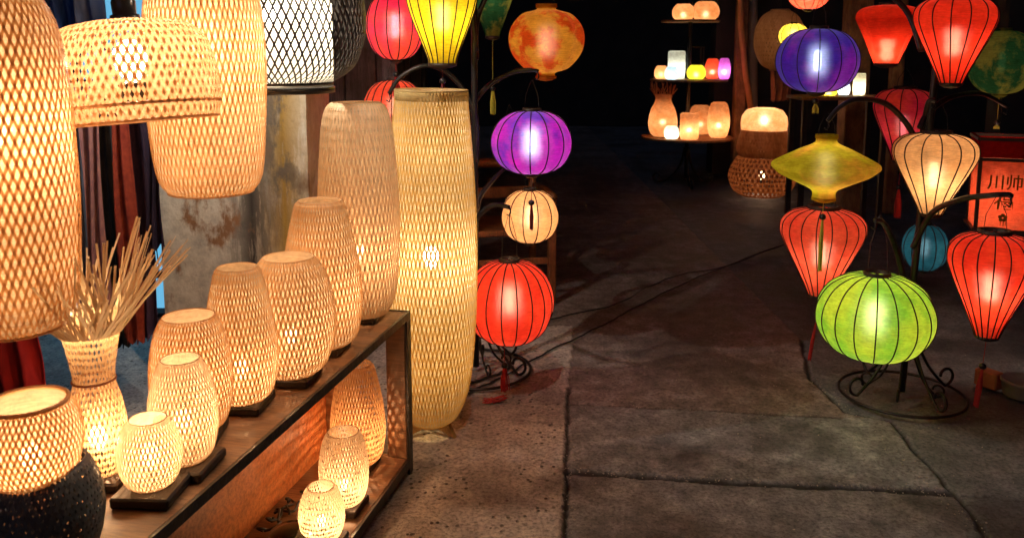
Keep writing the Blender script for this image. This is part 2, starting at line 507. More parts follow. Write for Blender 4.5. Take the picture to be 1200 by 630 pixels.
def grit():
    rnd = random.Random(77)
    V = []; Fc = []
    lines = [((665, 480), (662, 628), 60), ((668, 549), (1105, 573), 150), ((950, 440), (1160, 628), 90), ((668, 472), (980, 487), 40)]
    pts = []
    for a, b, n_ in lines:
        for k in range(n_):
            t = rnd.random()
            p = G(a[0] + (b[0] - a[0]) * t, a[1] + (b[1] - a[1]) * t)
            pts.append((p.x + rnd.gauss(0, .018), p.y + rnd.gauss(0, .018), rnd.uniform(.0015, .0045)))
    for k in range(260):
        p = G(rnd.uniform(430, 1200), rnd.uniform(380, 640)); pts.append((p.x, p.y, rnd.uniform(.001, .004)))
    for x, y, r in pts:
        n0 = len(V)
        for dx, dy, dz in ((1, 0, 0), (0, 1, 0), (-1, 0, 0), (0, -1, 0), (0, 0, 1), (0, 0, -1)):
            V.append((x + dx * r * rnd.uniform(.6, 1.3), y + dy * r * rnd.uniform(.6, 1.3), -0.008 + dz * r * .7 + r * .3))
        for i in range(4):
            j = (i + 1) % 4
            Fc += [(n0 + i, n0 + j, n0 + 4), (n0 + j, n0 + i, n0 + 5)]
    o = mesh('grit', V, Fc, solid('pale_grit', (.50, .44, .36), (.16, .14, .12), 60, .9))
    tag(o, 'loose grit and crumbs lying in the paving joints', 'grit', kind='stuff')
grit()

# ------------------------------------------------------------------ buildings, pillar
def wavy_box(name, x0, x1, y0, y1, z0, z1, mat, parent=None, amp=0.006, step=0.04, seed=1):
    """a plastered block with slightly uneven faces"""
    nx = max(2, int((x1 - x0) / step)); nz = max(2, int((z1 - z0) / step)); ny = max(2, int((y1 - y0) / step))
    rnd = random.Random(seed)
    V = {}; vs = []; fs = []
    def vert(i, j, k):
        key = (i, j, k)
        if key not in V:
            a = [amp * (2 * float(fbm(np.array([x0 + i * .37 + k * .61 + s]), np.array([j * .41 + k * .29]), .5, seed + s)[0]) - 1) for s in (0, 5)]
            V[key] = len(vs)
            vs.append((x0 + (x1 - x0) * i / nx + a[0], y0 + (y1 - y0) * j / ny + a[1], z0 + (z1 - z0) * k / nz))
        return V[key]
    for i in range(nx):
        for k in range(nz):
            fs.append((vert(i, 0, k), vert(i + 1, 0, k), vert(i + 1, 0, k + 1), vert(i, 0, k + 1)))
            fs.append((vert(i + 1, ny, k), vert(i, ny, k), vert(i, ny, k + 1), vert(i + 1, ny, k + 1)))
    for j in range(ny):
        for k in range(nz):
            fs.append((vert(0, j + 1, k), vert(0, j, k), vert(0, j, k + 1), vert(0, j + 1, k + 1)))
            fs.append((vert(nx, j, k), vert(nx, j + 1, k), vert(nx, j + 1, k + 1), vert(nx, j, k + 1)))
    for i in range(nx):
        for j in range(ny):
            fs.append((vert(i, j, nz), vert(i + 1, j, nz), vert(i + 1, j + 1, nz), vert(i, j + 1, nz)))
    return mesh(name, vs, fs, mat, parent, True)

def pillar_material():
    m, n, l, out = newmat('stained_old_plaster')
    b = n.new('ShaderNodeBsdfPrincipled'); b.inputs['Roughness'].default_value = 0.9
    a = noise(n, l, 3.2, 8, rough=0.65, stretch=(1.6, 1, 0.8)); c = noise(n, l, 14, 6, rough=0.7); st = noise(n, l, 2.3, 7, stretch=(3.4, 1, 0.55), rough=0.7)
    base = ramp(n, l, c.outputs[0], [(0.3, (0.40, 0.39, 0.37)), (0.5, (0.64, 0.60, 0.53)), (0.7, (0.78, 0.75, 0.68))])
    tc = n.new('ShaderNodeTexCoord')
    sx = n.new('ShaderNodeSeparateXYZ'); l.new(tc.outputs['Object'], sx.inputs[0])
    def mix(a_, b_, fac, mode='MIX'):
        x = n.new('ShaderNodeMixRGB'); x.blend_type = mode; l.new(fac, x.inputs[0]); l.new(a_, x.inputs[1])
        if isinstance(b_, tuple): x.inputs[2].default_value = rgba(b_)
        else: l.new(b_, x.inputs[2])
        return x.outputs[0]
    def band(lo, mid, hi, soft):   # a vertical damp streak between two x positions
        r = ramp(n, l, sx.outputs[0], [(0.0, (0, 0, 0)), (1.0, (0, 0, 0))])
        mr = n.new('ShaderNodeMapRange'); mr.inputs['From Min'].default_value = lo; mr.inputs['From Max'].default_value = hi
        l.new(sx.outputs[0], mr.inputs[0])
        r = ramp(n, l, mr.outputs[0], [(0.0, (0, 0, 0)), (0.5, (1, 1, 1)), (1.0, (0, 0, 0))])
        return r.outputs[0]
    def mulm(p, q):
        x = n.new('ShaderNodeMath'); x.operation = 'MULTIPLY'; l.new(p, x.inputs[0]); l.new(q, x.inputs[1]); return x.outputs[0]
    sr = ramp(n, l, st.outputs[0], [(0.40, (0, 0, 0)), (0.50, (1, 1, 1))])
    sr2 = ramp(n, l, st.outputs[0], [(0.50, (1, 1, 1)), (0.62, (0, 0, 0))])
    ar = ramp(n, l, a.outputs[0], [(0.50, (0, 0, 0)), (0.56, (1, 1, 1))])
    ar2 = ramp(n, l, a.outputs[0], [(0.565, (0, 0, 0)), (0.63, (1, 1, 1))])
    col = mix(base.outputs[0], (0.34, 0.21, 0.04), mulm(band(-1.14, 0, -0.78, 0), sr2.outputs[0]))
    col = mix(col, (0.035, 0.03, 0.03), mulm(band(-1.28, 0, -0.92, 0), sr.outputs[0]))
    col = mix(col, (0.26, 0.14, 0.075), ar2.outputs[0])
    col = mix(col, (0.10, 0.085, 0.07), mulm(ar.outputs[0], band(-1.15, 0, -0.78, 0)))
    l.new(col, b.inputs['Base Color'])
    bp = n.new('ShaderNodeBump'); bp.inputs['Strength'].default_value = 0.6; bp.inputs['Distance'].default_value = 0.012
    l.new(c.outputs[0], bp.inputs['Height']); l.new(bp.outputs[0], b.inputs['Normal'])
    l.new(b.outputs[0], out.inputs[0])
    return m
M['pillar'] = pillar_material()
pd_ = 3.55
pl = wavy_box('plaster_pillar', P(184, 200, pd_).x, P(361, 200, pd_).x, pd_, pd_ + 0.45, -0.02, 2.7, M['pillar'], amp=.004)
pl.data.polygons.foreach_set('use_smooth', [False] * len(pl.data.polygons))
tag(pl, 'square masonry pillar of stained peeling plaster with black and yellow damp streaks', 'pillar')

# boarded house behind the pillar
def boards(parent, x0, x1, y, z0, z1, wdt, mat, axis='x', name='board', seed=3):
    rnd = random.Random(seed)
    x = x0
    while x < x1 - 0.01:
        ww = min(wdt * rnd.uniform(0.85, 1.15), x1 - x)
        mb = MB()
        off = rnd.uniform(-.006, .006)
        if axis == 'x': mb.box((x + ww / 2, y + off, (z0 + z1) / 2), (ww - 0.008, 0.03, z1 - z0), bev=0.004)
        else: mb.box((y + off, x + ww / 2, (z0 + z1) / 2), (0.03, ww - 0.008, z1 - z0), bev=0.004)
        mb.build(name, mat, parent)
        x += ww
hs = empty('boarded_house', (0, 0, 0))
tag(hs, 'dark house with a wall of grey weathered vertical boards behind the left lanterns', 'house')
MB().box((-1.9, 6.3, 1.5), (2.2, 3.0, 3.1)).build('wall', M['dark_wall'], hs)
boards(hs, -1.62, -0.62, 4.70, 0.0, 3.0, 0.15, M['board'])
boards(hs, 4.72, 7.8, -0.79, 0.0, 3.0, 0.2, M['dark_board'], axis='y', seed=5)
bd = MB()
# side house to the left of the shawls with a blue lit window
hb = empty('shop_wall', (0, 0, 0))
tag(hb, 'dark shop wall behind the shawls with a tall cold blue lit opening', 'shop front')
mbb = MB()
mbb.box((-3.2, 4.55, 1.5), (1.3, 0.1, 3.0)); mbb.build('wall', M['dark_wall'], hb)
MB().box((-2.0, 4.6, 0.01), (1.1, 0.1, 0.02)).build('sill', M['dark_wall'], hb)
mblue, n_, l_, o_ = newmat('blue_lit_glass')
e_ = n_.new('ShaderNodeEmission'); e_.inputs[0].default_value = (0.17, 0.55, 0.85, 1); e_.inputs[1].default_value = 0.75
l_.new(e_.outputs[0], o_.inputs[0])
wnd = MB().box((-2.05, 4.66, 1.27), (1.0, 0.02, 2.5)).build('window', mblue, hb)
MB().box((-2.05, 4.635, 0.22), (1.0, 0.03, 0.04)).box((-2.35, 4.635, 1.4), (0.04, 0.028, 2.2)).build('frame', M['plastic_black'], wnd)

# end of the lane and the right hand shop front
en = MB().box((0, 17, 2.5), (16, 0.5, 5)).build('end_house', M['dark_wall'])
tag(en, 'unlit dark house front closing the far end of the lane', 'house')
rs = empty('right_shop', (0, 0, 0))
tag(rs, 'dim shop front with wooden posts behind the right hand lanterns', 'shop front')
MB().box((5.2, 10.3, 1.6), (5.6, 0.3, 3.4)).build('wall', M['dark_wall'], rs)
for u, d, ww in ((1003, 7.7, 0.20), (1052, 7.6, 0.10), (868, 9.6, 0.12)):
    p = P(u, 60, d)
    MB().box((p.x, d, 1.6), (ww, ww, 3.2), bev=0.01).build('post', M['post_wood'], rs)
pp = P(1100, 0, 6.6)
MB().box((5.0, 6.2, 1.6), (3.0, 0.2, 3.4)).build('side_wall', M['dark_wall'], rs)

# ------------------------------------------------------------------ shelf
CX, CY = -0.351, 2.81
ZT = 0.573
ez = Vector((-0.225, -1.0, 0)).normalized()          # along the shelf, to the camera
ed = Vector((-ez.y, ez.x, 0)) * -1                    # to the back of the shelf
ed = Vector((-1.0, 0.225, 0)).normalized()
SL, SD = 2.0, 0.315
srz = math.atan2(ez.y, ez.x)
def S(a, b, z): return Vector((CX, CY, 0)) + ez * a + ed * b + Vector((0, 0, z))
sh = empty('display_shelf', S(0, 0, 0), 0)
tag(sh, 'long two tier wooden display shelf with dark steel edging beside the pavement', 'shelf')
def sbox(name, a0, a1, b0, b1, z0, z1, mat, bev=0.0):
    c = S((a0 + a1) / 2, (b0 + b1) / 2, (z0 + z1) / 2) - sh.location
    o = MB().box((0, 0, 0), (a1 - a0, b1 - b0, z1 - z0), 0, bev).build(name, mat, sh)
    o.location = c; o.rotation_euler = (0, 0, srz)
    return o
sbox('top_board', 0.004, SL, 0.006, SD, ZT - 0.022, ZT, M['shelf_wood'], 0.002)
sbox('lower_board', 0.004, SL, 0.006, SD, 0.03, 0.055, M['shelf_wood'], 0.002)
sbox('edge_strip', -0.004, SL, -0.004, 0.004, ZT - 0.024, ZT + 0.002, M['iron'])
sbox('edge_strip', -0.004, SL, -0.004, 0.004, 0.022, 0.057, M['iron'])
sbox('edge_strip', -0.006, 0.002, 0.005, SD, ZT - 0.024, ZT + 0.002, M['iron'])
sbox('end_post', 0.006, 0.030, 0.006, 0.075, 0.056, ZT - 0.025, M['shelf_wood'], 0.002)
sbox('end_post', 0.006, 0.030, SD - 0.05, SD - 0.01, 0.056, ZT - 0.025, M['shelf_wood'], 0.002)
sbox('leg', -0.004, 0.03, -0.0045, 0.0045, 0.0, ZT - 0.025, M['iron'])
sbox('leg', 0.0, 0.05, 0.02, 0.06, 0.0, 0.03, M['wood_black'])
sbox('leg', 0.0, 0.05, SD - 0.06, SD - 0.02, 0.0, 0.03, M['wood_black'])
sbox('back_panel', 0.03, SL, SD - 0.012, SD - 0.002, 0.056, ZT - 0.024, M['panel_wood'])

# ------------------------------------------------------------------ woven lamps
def profile(pts, n=14):
    """dense (r, z, s) rows along a smooth profile"""
    sp = spline(pts, n)
    out = []; s = 0
    for i, p in enumerate(sp):
        if i: s += math.hypot(p[0] - sp[i - 1][0], p[1] - sp[i - 1][1])
        out.append((p[0], p[1], s))
    return out
def at_s(pr, s):
    s = min(max(s, 0), pr[-1][2])
    lo, hi = 0, len(pr) - 1
    while hi - lo > 1:
        mid = (lo + hi) // 2
        if pr[mid][2] <= s: lo = mid
        else: hi = mid
    a, b = pr[lo], pr[hi]
    t = (s - a[2]) / max(b[2] - a[2], 1e-9)
    return a[0] + (b[0] - a[0]) * t, a[1] + (b[1] - a[1]) * t

def weave(name, pts, N, h, mat, parent, fill=0.62, thick=0.0016, seed=0, maxfill=0.90, jit=0.13, cover=None):
    """two sets of bamboo strips wound in opposite helices, passing over and under each other"""
    rnd = random.Random(seed)
    pr = profile(pts)
    L = pr[-1][2]
    rmax = max(p[0] for p in pr)
    K = max(4, int(round(L / h))); h = L / K
    dth = (PI / N) / h
    slope = PI * rmax / N / h
    w0 = fill * (2 * PI * rmax / N) * math.cos(math.atan(slope))
    spm = (2 * PI * rmax / N) * math.cos(math.atan(slope))
    rows = []
    for k in range(2 * K + 1):
        s = k * h / 2
        r, z = at_s(pr, s)
        r2, z2 = at_s(pr, s + 1e-3); r1, z1 = at_s(pr, s - 1e-3)
        q = math.hypot(r2 - r1, z2 - z1) or 1e-9
        tr, tz = (r2 - r1) / q, (z2 - z1) / q
        rows.append((s, r, z, tr, tz))
    V = []; Fc = []; T = []
    for fam in (1, -1):
        for i in range(N):
            th0 = 2 * PI * i / N + rnd.uniform(-1, 1) * jit * PI / N
            tone = rnd.random()
            wj = rnd.uniform(0.92, 1.06)
            base = len(V)
            for k, (s, r, z, tr, tz) in enumerate(rows):
                th = th0 + fam * dth * s
                c, sn = math.cos(th), math.sin(th)
                sg = 0 if k % 2 else (1 if (k // 2) % 2 == 0 else -1) * fam
                nr, nz = tz, -tr                      # outward normal in the r-z plane
                off = thick * sg
                lop = 1 + 0.011 * math.sin(2 * th + seed) + 0.008 * math.sin(3 * th + seed * 1.7 + s * 9)
                rr = (r + nr * off) * lop; zz = z + nz * off
                p = Vector((rr * c, rr * sn, zz))
                ms = Vector((tr * c, tr * sn, tz)); mt = Vector((-sn, c, 0))
                rs_ = max(r, 1e-3)
                tg = (ms + mt * (fam * dth * rs_)).normalized()
                nn = Vector((nr * c, nr * sn, nz))
                wd = tg.cross(nn)
                sp = (2 * PI * rs_ / N) * math.cos(math.atan(dth * rs_))
                ww = min(w0 * wj * (0.15 + 0.85 * min(1.0, sp / spm)), sp * maxfill) / 2
                V.append(p - wd * ww); V.append(p + wd * ww); T += [tone, tone]
            for k in range(len(rows) - 1):
                a = base + 2 * k
                Fc.append((a, a + 1, a + 3, a + 2))
    return mesh(name, V, Fc, mat, parent, False, {'tone': T})

def hoop(name, r, z, tr, mat, parent, n=48, wob=0.0):
    pts = [(r * math.cos(2 * PI * k / n), r * math.sin(2 * PI * k / n), z + wob * math.sin(6 * PI * k / n)) for k in range(n)]
    mb = MB().tube(pts, tr, 6, closed=True)
    return mesh(name, mb.v, mb.f, mat, parent, True, {'tone': [1.0] * len(mb.v)})

def plight(parent, loc, power, col, rad=0.02):
    d = bpy.data.lights.new('bulb_or_fill_light', 'POINT')
    d.energy = power; d.color = col; d.shadow_soft_size = rad
    o = bpy.data.objects.new('bulb_or_fill_light', d); C.objects.link(o)
    o.parent = parent; o.location = loc
    return o

WARM = (1.0, 0.60, 0.30)
WARM2 = (1.0, 0.70, 0.38)
def bulb(parent, z, r=0.02, mat='glow_warm', down=False, holder=True, power=2.0, col=WARM, lr=0.009):
    prof = [(0.0, r * 1.25), (r * 0.55, r * 1.1), (r * 0.95, r * 0.5), (r, 0), (r * 0.85, -r * 0.6), (r * 0.5, -r * 1.2), (r * 0.42, -r * 1.5)]
    if down: prof = [(a, -b) for a, b in prof][::-1]
    MB().lathe([(max(a, 1e-4), b + z) for a, b in prof[::-1]] if not down else [(max(a, 1e-4), b + z) for a, b in prof[::-1]], 14).build('bulb', M[mat], parent, True)
    if holder:
        s = 1 if down else -1
        z0 = z + s * r * 1.5; z1 = z + s * (r * 1.5 + 0.045)
        MB().lathe([(r * 0.8, min(z0, z1)), (r * 0.8, max(z0, z1))], 14).build('bulb_socket', M['plastic_black'], parent)
    plight(parent, (0, 0, z), power * 1.9, col, lr)

def woven_lamp(name, label, cat, u, vt, vb, hw, d, shape, N, hpx, mat='bamboo', power=2.0, col=WARM, group=None, base=None, bulbz=0.25,
               rz=0.0, fill=0.42, seed=0, loc=None, stand=0.0, tilt=(0, 0), bulbmat='glow_warm', liner=0.0, rim=0.0013, br=0.018, disc=False):
    """shape: list of (r fraction, height fraction) from the bottom rim to the top rim"""
    vm = (vt + vb) / 2
    top = P(u, vt, d).z; bot = P(u, vb, d).z
    rad = px(hw, vm, d)
    H = top - bot
    x = P(u, vm, d).x
    o = empty(name, (x, d, bot - stand), rz)
    o.rotation_euler = (tilt[0], tilt[1], rz)
    tag(o, label, cat, group)
    pts = [(a * rad, stand + b * H) for a, b in shape]
    h = px(hpx, vm, d)
    weave('woven_shade', pts, N, h, M[mat], o, fill, seed=seed, thick=min(0.0007, rad * 0.006))
    m2 = M[mat]
    hoop('rim', pts[-1][0], pts[-1][1], rim, m2, o)
    hoop('rim', pts[0][0], pts[0][1], rim, m2, o)
    if liner or disc:
        ls = [(a * 0.965, b) for a, b in pts]
        sp = spline(ls, 6)
        MB().lathe([(p[0], p[1]) for p in sp], 48, cap=False).build('cloth_lining', M['sheer'], o, True)
    if power:
        bulb(o, stand + H * bulbz, br, bulbmat, power=power, col=col, lr=0.009 if rad < 0.3 else 0.06)
    if disc:
        plight(o, (0, 0, stand + H * .74), .30, WARM2, .01)  # second light without a bulb, added to brighten the top opening
    if base:
        bw, bh = base
        MB().box((0, 0, stand - bh / 2 - 0.001), (bw, bw, bh), 0.0, 0.004).build('wooden_base', M['wood_black'], o)
    return o

EGG = [(0.62, 0), (0.82, 0.08), (0.97, 0.28), (1.0, 0.45), (0.93, 0.66), (0.77, 0.86), (0.62, 0.965), (0.54, 1.0)]
BARREL = [(0.60, 0), (0.80, 0.06), (0.95, 0.22), (1.0, 0.42), (0.97, 0.62), (0.85, 0.84), (0.70, 0.965), (0.62, 1.0)]
BALL = [(0.55, 0), (0.78, 0.08), (0.96, 0.28), (1.0, 0.48), (0.93, 0.70), (0.75, 0.90), (0.60, 0.985), (0.56, 1.0)]
TALLEGG = [(0.66, 0), (0.86, 0.06), (0.98, 0.22), (1.0, 0.36), (0.93, 0.58), (0.78, 0.80), (0.66, 0.94), (0.60, 0.985), (0.54, 1.0)]
GR = 'woven bamboo table lamps lined up on the top shelf'
shelf_lamps = [
 # label, u, vtop, vbot, hw, shape, N, hpx, mat, power, bulbz, rz, fill
 ('small squat woven bamboo lamp with glowing white mouth, beside the frayed vase on the shelf', 175, 486, 563, 37, BALL, 46, 7, 'bamboo_pale', 1.1, .45, .3),
 ('medium pale woven bamboo lamp standing in front of the wider lamp with a dark seam', 214, 416, 532, 40, EGG, 50, 7.5, 'bamboo_pale', 1.3, .40, .2),
 ('wide short woven bamboo lamp with a dark seam, behind the medium pale lamp', 224, 366, 496, 47, BARREL, 56, 7.5, 'bamboo_orange', 1.3, .42, .5),
 ('slim upright woven bamboo lamp with a bulb glowing low, left of the wide round lamp', 281, 309, 461, 42, TALLEGG, 52, 8.5, 'bamboo', 1.6, .24, .25),
 ('wide round shouldered woven bamboo lamp in the middle of the top shelf', 340, 297, 431, 52, BALL, 60, 9, 'bamboo', 1.8, .32, .2),
 ('tapering woven bamboo lamp with a small pale top, below the tallest shelf lamp', 377, 231, 397, 46, TALLEGG, 58, 9.5, 'bamboo', 1.9, .34, .1),
 ('tallest woven bamboo lamp at the far end of the top shelf, pale and flat topped', 420, 116, 361, 48, [(0.66, 0), (0.8, 0.05), (0.92, 0.15), (1.0, 0.40), (0.97, 0.62), (0.88, 0.84), (0.78, 0.95), (0.66, 0.993), (0.58, 1.0)], 58, 11, 'bamboo_pale', 2.6, .3, .15),
]
for i, (lab, u, vt, vb, hw, shp, N, hp, mt, pw, bz, rz) in enumerate(shelf_lamps):
    # depth where the lamp's foot stands on the shelf top (2 cm base block)
    d = G(u, vb + 4, ZT + 0.024).y
    o = woven_lamp('table_lamp', lab, 'table lamp', u, vt, vb, hw, d, shp, N, hp, mt, pw * .58, group=GR, fill=.50, bulbz=bz, rz=srz + rz * 0.6, seed=i, base=(min(0.125, px(hw, 400, d) * 1.9), 0.022), disc=True)
    o.location.z = ZT + 0.0245
# lower shelf lamps
for i, (lab, u, vt, vb, hw, shp, N, hp, mt, pw, bz) in enumerate([
 ('smallest round woven lamp with blazing white mouth, nearest on the lower shelf', 377, 571, 632, 27, BALL, 44, 6, 'bamboo_pale', 1.3, .35),
 ('middle sized pale woven lamp on the lower shelf', 403, 507, 588, 29, BARREL, 46, 6, 'bamboo_pale', 1.4, .25),
 ('tallest orange tinted woven lamp on the lower shelf, next to the end post', 419, 428, 540, 32, TALLEGG, 48, 7, 'bamboo_orange', 1.4, .25)]):
    d = G(u, vb - 2, 0.079).y
    o = woven_lamp('table_lamp', lab, 'table lamp', u, vt, vb, hw, d, shp, N, hp, mt, pw * .8, group='woven bamboo lamps on the lower shelf', bulbz=bz, rz=srz, seed=20 + i, base=(0.115, 0.022), fill=.52, br=.012)
    o.location.z = 0.0785

# near left: pot lamp on a charcoal basket
dn = 1.38
bk_top = P(55, 545, dn).z
bo = woven_lamp('woven_basket', 'charcoal grey woven basket shade under the open bowl lamp, nearest on the shelf', 'basket', 55, 540, VROW(ZT + .003, dn), 62, dn,
    [(0.55, 0), (0.85, 0.12), (1.0, 0.42), (0.98, 0.66), (0.86, 0.88), (0.72, 1.0)], 56, 8, 'bamboo_grey', 0, fill=0.66, seed=31)
bo.location.z = ZT + 0.003
MB().lathe([(1e-3, .0), (.055, .0), (.055, .003), (1e-3, .003)], 30, (0, 0, P(55, 548, dn).z - ZT - .003), cap=False).build('light_stop_disc', M['plastic_black'], bo)  # unseen dark disc, added to keep the bowl lamp's light out of the basket
pt = woven_lamp('bowl_lamp', 'open topped round woven bowl lamp resting on the charcoal basket', 'table lamp', 35, 470, 562, 57, dn - .02,
    [(0.62, 0), (0.84, 0.12), (0.97, 0.36), (1.0, 0.52), (0.96, 0.74), (0.86, 0.91), (0.76, 1.0)], 54, 7.5, 'bamboo_orange', .75, fill=.50, bulbz=.3, seed=32, rim=0.004, liner=1)

# frayed vase lamp
dv = 1.66
fv = woven_lamp('frayed_vase_lamp', 'hourglass woven bamboo vase lamp with loose strips fanning out of its top', 'table lamp', 115, 425, 600, 33, dv,
    [(0.75, 0), (0.95, 0.1), (1.0, 0.25), (0.86, 0.45), (0.68, 0.60), (0.80, 0.78), (1.05, 1.0)], 34, 8.5, 'bamboo', 1.1, bulbz=.22, seed=33, base=(0.12, 0.02))
fv.location.z = ZT + 0.0225
def frays(parent, r0, z0, n, seed):
    rnd = random.Random(seed); V = []; Fc = []; T = []
    for i in range(n):
        a = rnd.uniform(0, 2 * PI); da = rnd.choice((-1, 1)) * rnd.uniform(0.2, 0.95)
        L = rnd.uniform(0.11, 0.235); out = rnd.uniform(0.25, 0.95)
        p0 = Vector((r0 * math.cos(a), r0 * math.sin(a), z0 - 0.03))
        a2 = a + da
        dirv = Vector((math.cos(a) * out, math.sin(a) * out, 1.0)) + Vector((-math.sin(a), math.cos(a), 0)) * da * 0.55
        dirv += Vector((-0.16, 0, 0))
        dirv.normalize()
        bend = Vector((rnd.uniform(-.3, .3), rnd.uniform(-.3, .3), -0.1)) * rnd.uniform(0.0, 0.4)
        tone = rnd.random(); wd = rnd.uniform(0.0014, 0.0027)
        base = len(V)
        side = dirv.cross(Vector((math.cos(a), math.sin(a), 0))).normalized()
        th = dirv.cross(side).normalized() * 0.0006
        K = 7
        for k in range(K):
            t = k / (K - 1)
            p = p0 + dirv * L * t + bend * L * t * t
            V += [p - side * wd - th, p + side * wd - th, p + side * wd + th, p - side * wd + th]; T += [tone] * 4
        for k in range(K - 1):
            for q in range(4):
                q2 = (q + 1) % 4
                Fc.append((base + 4 * k + q, base + 4 * k + q2, base + 4 * k + 4 + q2, base + 4 * k + 4 + q))
        e = base + 4 * (K - 1)
        Fc.append((e, e + 1, e + 2, e + 3))
    mesh('loose_strips', V, Fc, M['bamboo_tip'], parent, False, {'tone': T})
fvH = P(118, 425, dv).z - P(118, 600, dv).z
plight(fv, (0, 0, (P(118, 425, dv).z - P(118, 600, dv).z) * .97), .9, WARM2, .012)  # bulbless light added up the neck to brighten the loose strips
plight(pt, (0, 0, .09), .35, WARM2, .01)  # bulbless light added to whiten the bowl's interior
frays(fv, px(33, 450, dv) * 1.02, fvH, 220, 5)
hoop('waist_band', px(33, 500, dv) * 0.70, fvH * 0.60, 0.0025, M['bamboo_brown'], fv)

# tall floor lamp
dt = 3.12
tl = woven_lamp('floor_lamp', 'man high woven bamboo column floor lamp on pale wooden feet beyond the shelf end', 'floor lamp', 502, 106, 492, 49, dt,
    [(0.50, 0), (0.72, 0.03), (0.96, 0.12), (1.09, 0.28), (1.12, 0.42), (1.08, 0.62), (0.98, 0.82), (0.87, 0.965), (0.85, 1.0)], 70, 10.5, 'bamboo_green', 2.2, col=(1, .72, .34), bulbz=.51, seed=41, rim=0.003, tilt=(0, R(0.9)), fill=0.42, liner=1, bulbmat='glow_white', br=0.03)
tH = P(507, 106, dt).z - P(507, 492, dt).z
tr_ = px(49, 300, dt)
plight(tl, (0, 0, tH * 0.22), 1.6, (1, .66, .26), 0.03)
plight(tl, (0, 0, tH * 0.85), 1.6, (1, .75, .38), 0.03)
MB().lathe([(tr_ * 0.852, tH - 0.035), (tr_ * 0.862, tH - 0.034), (tr_ * 0.862, tH + 0.004), (tr_ * 0.852, tH + 0.004)], 56, cap=False).build('top_band', M['band'], tl, True)
zf = tl.location.z
for k in range(3):
    a = R(-28 + 120 * k)
    cx_, cy_ = math.cos(a), math.sin(a)
    t = Vector((-cy_, cx_, 0)) * 0.009
    r0, r1 = tr_ * 0.05, tr_ * 0.72
    poly = [Vector((cx_ * r0, cy_ * r0, 0.0)), Vector((cx_ * tr_ * 0.50, cy_ * tr_ * 0.50, 0.02)), Vector((cx_ * r1, cy_ * r1, -zf)), Vector((cx_ * r0, cy_ * r0, -zf + 0.03))]
    V = [p - t for p in poly] + [p + t for p in poly]
    mesh('foot', V, [(0, 1, 2, 3), (7, 6, 5, 4), (0, 4, 5, 1), (1, 5, 6, 2), (2, 6, 7, 3), (3, 7, 4, 0)], M['pale_wood'], tl)

# ------------------------------------------------------------------ hanging woven pendants
def cord(parent, z0, z1, r=0.003):
    MB().tube([(0, 0, z0), (0.002, 0.001, (z0 + z1) / 2), (0, 0, z1)], r, 6).build('cord', M['plastic_black'], parent)
pa = woven_lamp('pendant_lamp', 'huge honey coloured coarse woven pendant cut by the left edge of the view', 'pendant lamp', 4, -12, 383, 77, 1.55,
    [(0.66, 0), (0.82, 0.045), (0.92, 0.14), (0.99, 0.36), (1.0, 0.52), (0.98, 0.72), (0.86, 0.90), (0.62, 1.0)], 54, 12.5, 'bamboo_orange', 2.5, bulbz=.6, seed=51, rim=0.003, fill=0.42, liner=1)
plight(pa, (0, 0, 0.12), 1.0, WARM, 0.03)
HA = P(0, -12, 1.55).z - P(0, 383, 1.55).z
cord(pa, HA * 0.62, HA + 0.8)
do = woven_lamp('pendant_lamp', 'wide dome shaped woven bamboo pendant with a bare bulb showing through', 'pendant lamp', 158, 24, 142, 95, 1.85,
    [(0.96, 0), (0.98, 0.13), (1.0, 0.17), (1.0, 0.36), (0.97, 0.60), (0.90, 0.80), (0.76, 0.925), (0.50, 0.98), (0.30, 0.995), (0.16, 1.0)], 64, 9.5, 'bamboo', 2.6, bulbz=.62, seed=52, rim=0.003, fill=0.50, tilt=(R(-3), R(-5)), bulbmat='glow_white', br=0.034)
HD = P(158, 24, 1.85).z - P(158, 142, 1.85).z
rD = px(95, 80, 1.85)
hoop('lower_band', rD * 0.985, HD * 0.16, 0.0035, M['bamboo'], do)
MB().lathe([(0.030, HD - 0.004), (0.030, HD + 0.012), (0.024, HD + 0.014), (0.025, HD + 0.04), (0.019, HD + 0.058), (0.008, HD + 0.066)], 20).build('lamp_holder', M['plastic_black'], do, True)
cord(do, HD + 0.06, HD + 0.9)
ba = woven_lamp('pendant_lamp', 'long barrel shaped woven bamboo pendant hanging before the plaster pillar', 'pendant lamp', 241, -60, 224, 69, 2.25,
    [(0.70, 0), (0.84, 0.05), (0.92, 0.16), (0.99, 0.40), (1.0, 0.58), (0.94, 0.78), (0.78, 0.93), (0.60, 1.0)], 68, 11.5, 'bamboo', 4.2, bulbz=.60, seed=53, rim=0.003, fill=0.42, liner=1)
plight(ba, (0, 0, 0.12), 1.5, WARM, 0.03)
HB = P(0, -60, 2.25).z - P(0, 224, 2.25).z
cord(ba, HB * 0.65, HB + 0.7)
# black cage pendant with white drum
dk = 2.62
bp_ = woven_lamp('pendant_lamp', 'black woven cage pendant round a glowing white drum with a black bottom ring', 'pendant lamp', 318, -80, 97, 110, dk,
    [(0.62, 0), (0.86, 0.10), (0.98, 0.28), (1.0, 0.45), (0.92, 0.70), (0.70, 0.92), (0.50, 1.0)], 78, 10, 'bamboo_black', 0, seed=54, rim=0.005, fill=0.30)
rK = px(110, 0, dk); HK = P(0, -80, dk).z - P(0, 97, dk).z
MB().lathe([(rK * 0.63, -0.010), (rK * 0.632, HK * 0.5), (rK * 0.60, HK * 0.98)], 48, cap=False).build('white_drum', M['lining'], bp_, True)
MB().lathe([(rK * 0.62, -0.030), (rK * 0.645, -0.030), (rK * 0.645, -0.012), (rK * 0.62, -0.012), (rK * 0.62, -0.030)], 48, cap=False).build('bottom_ring', M['plastic_black'], bp_, True)
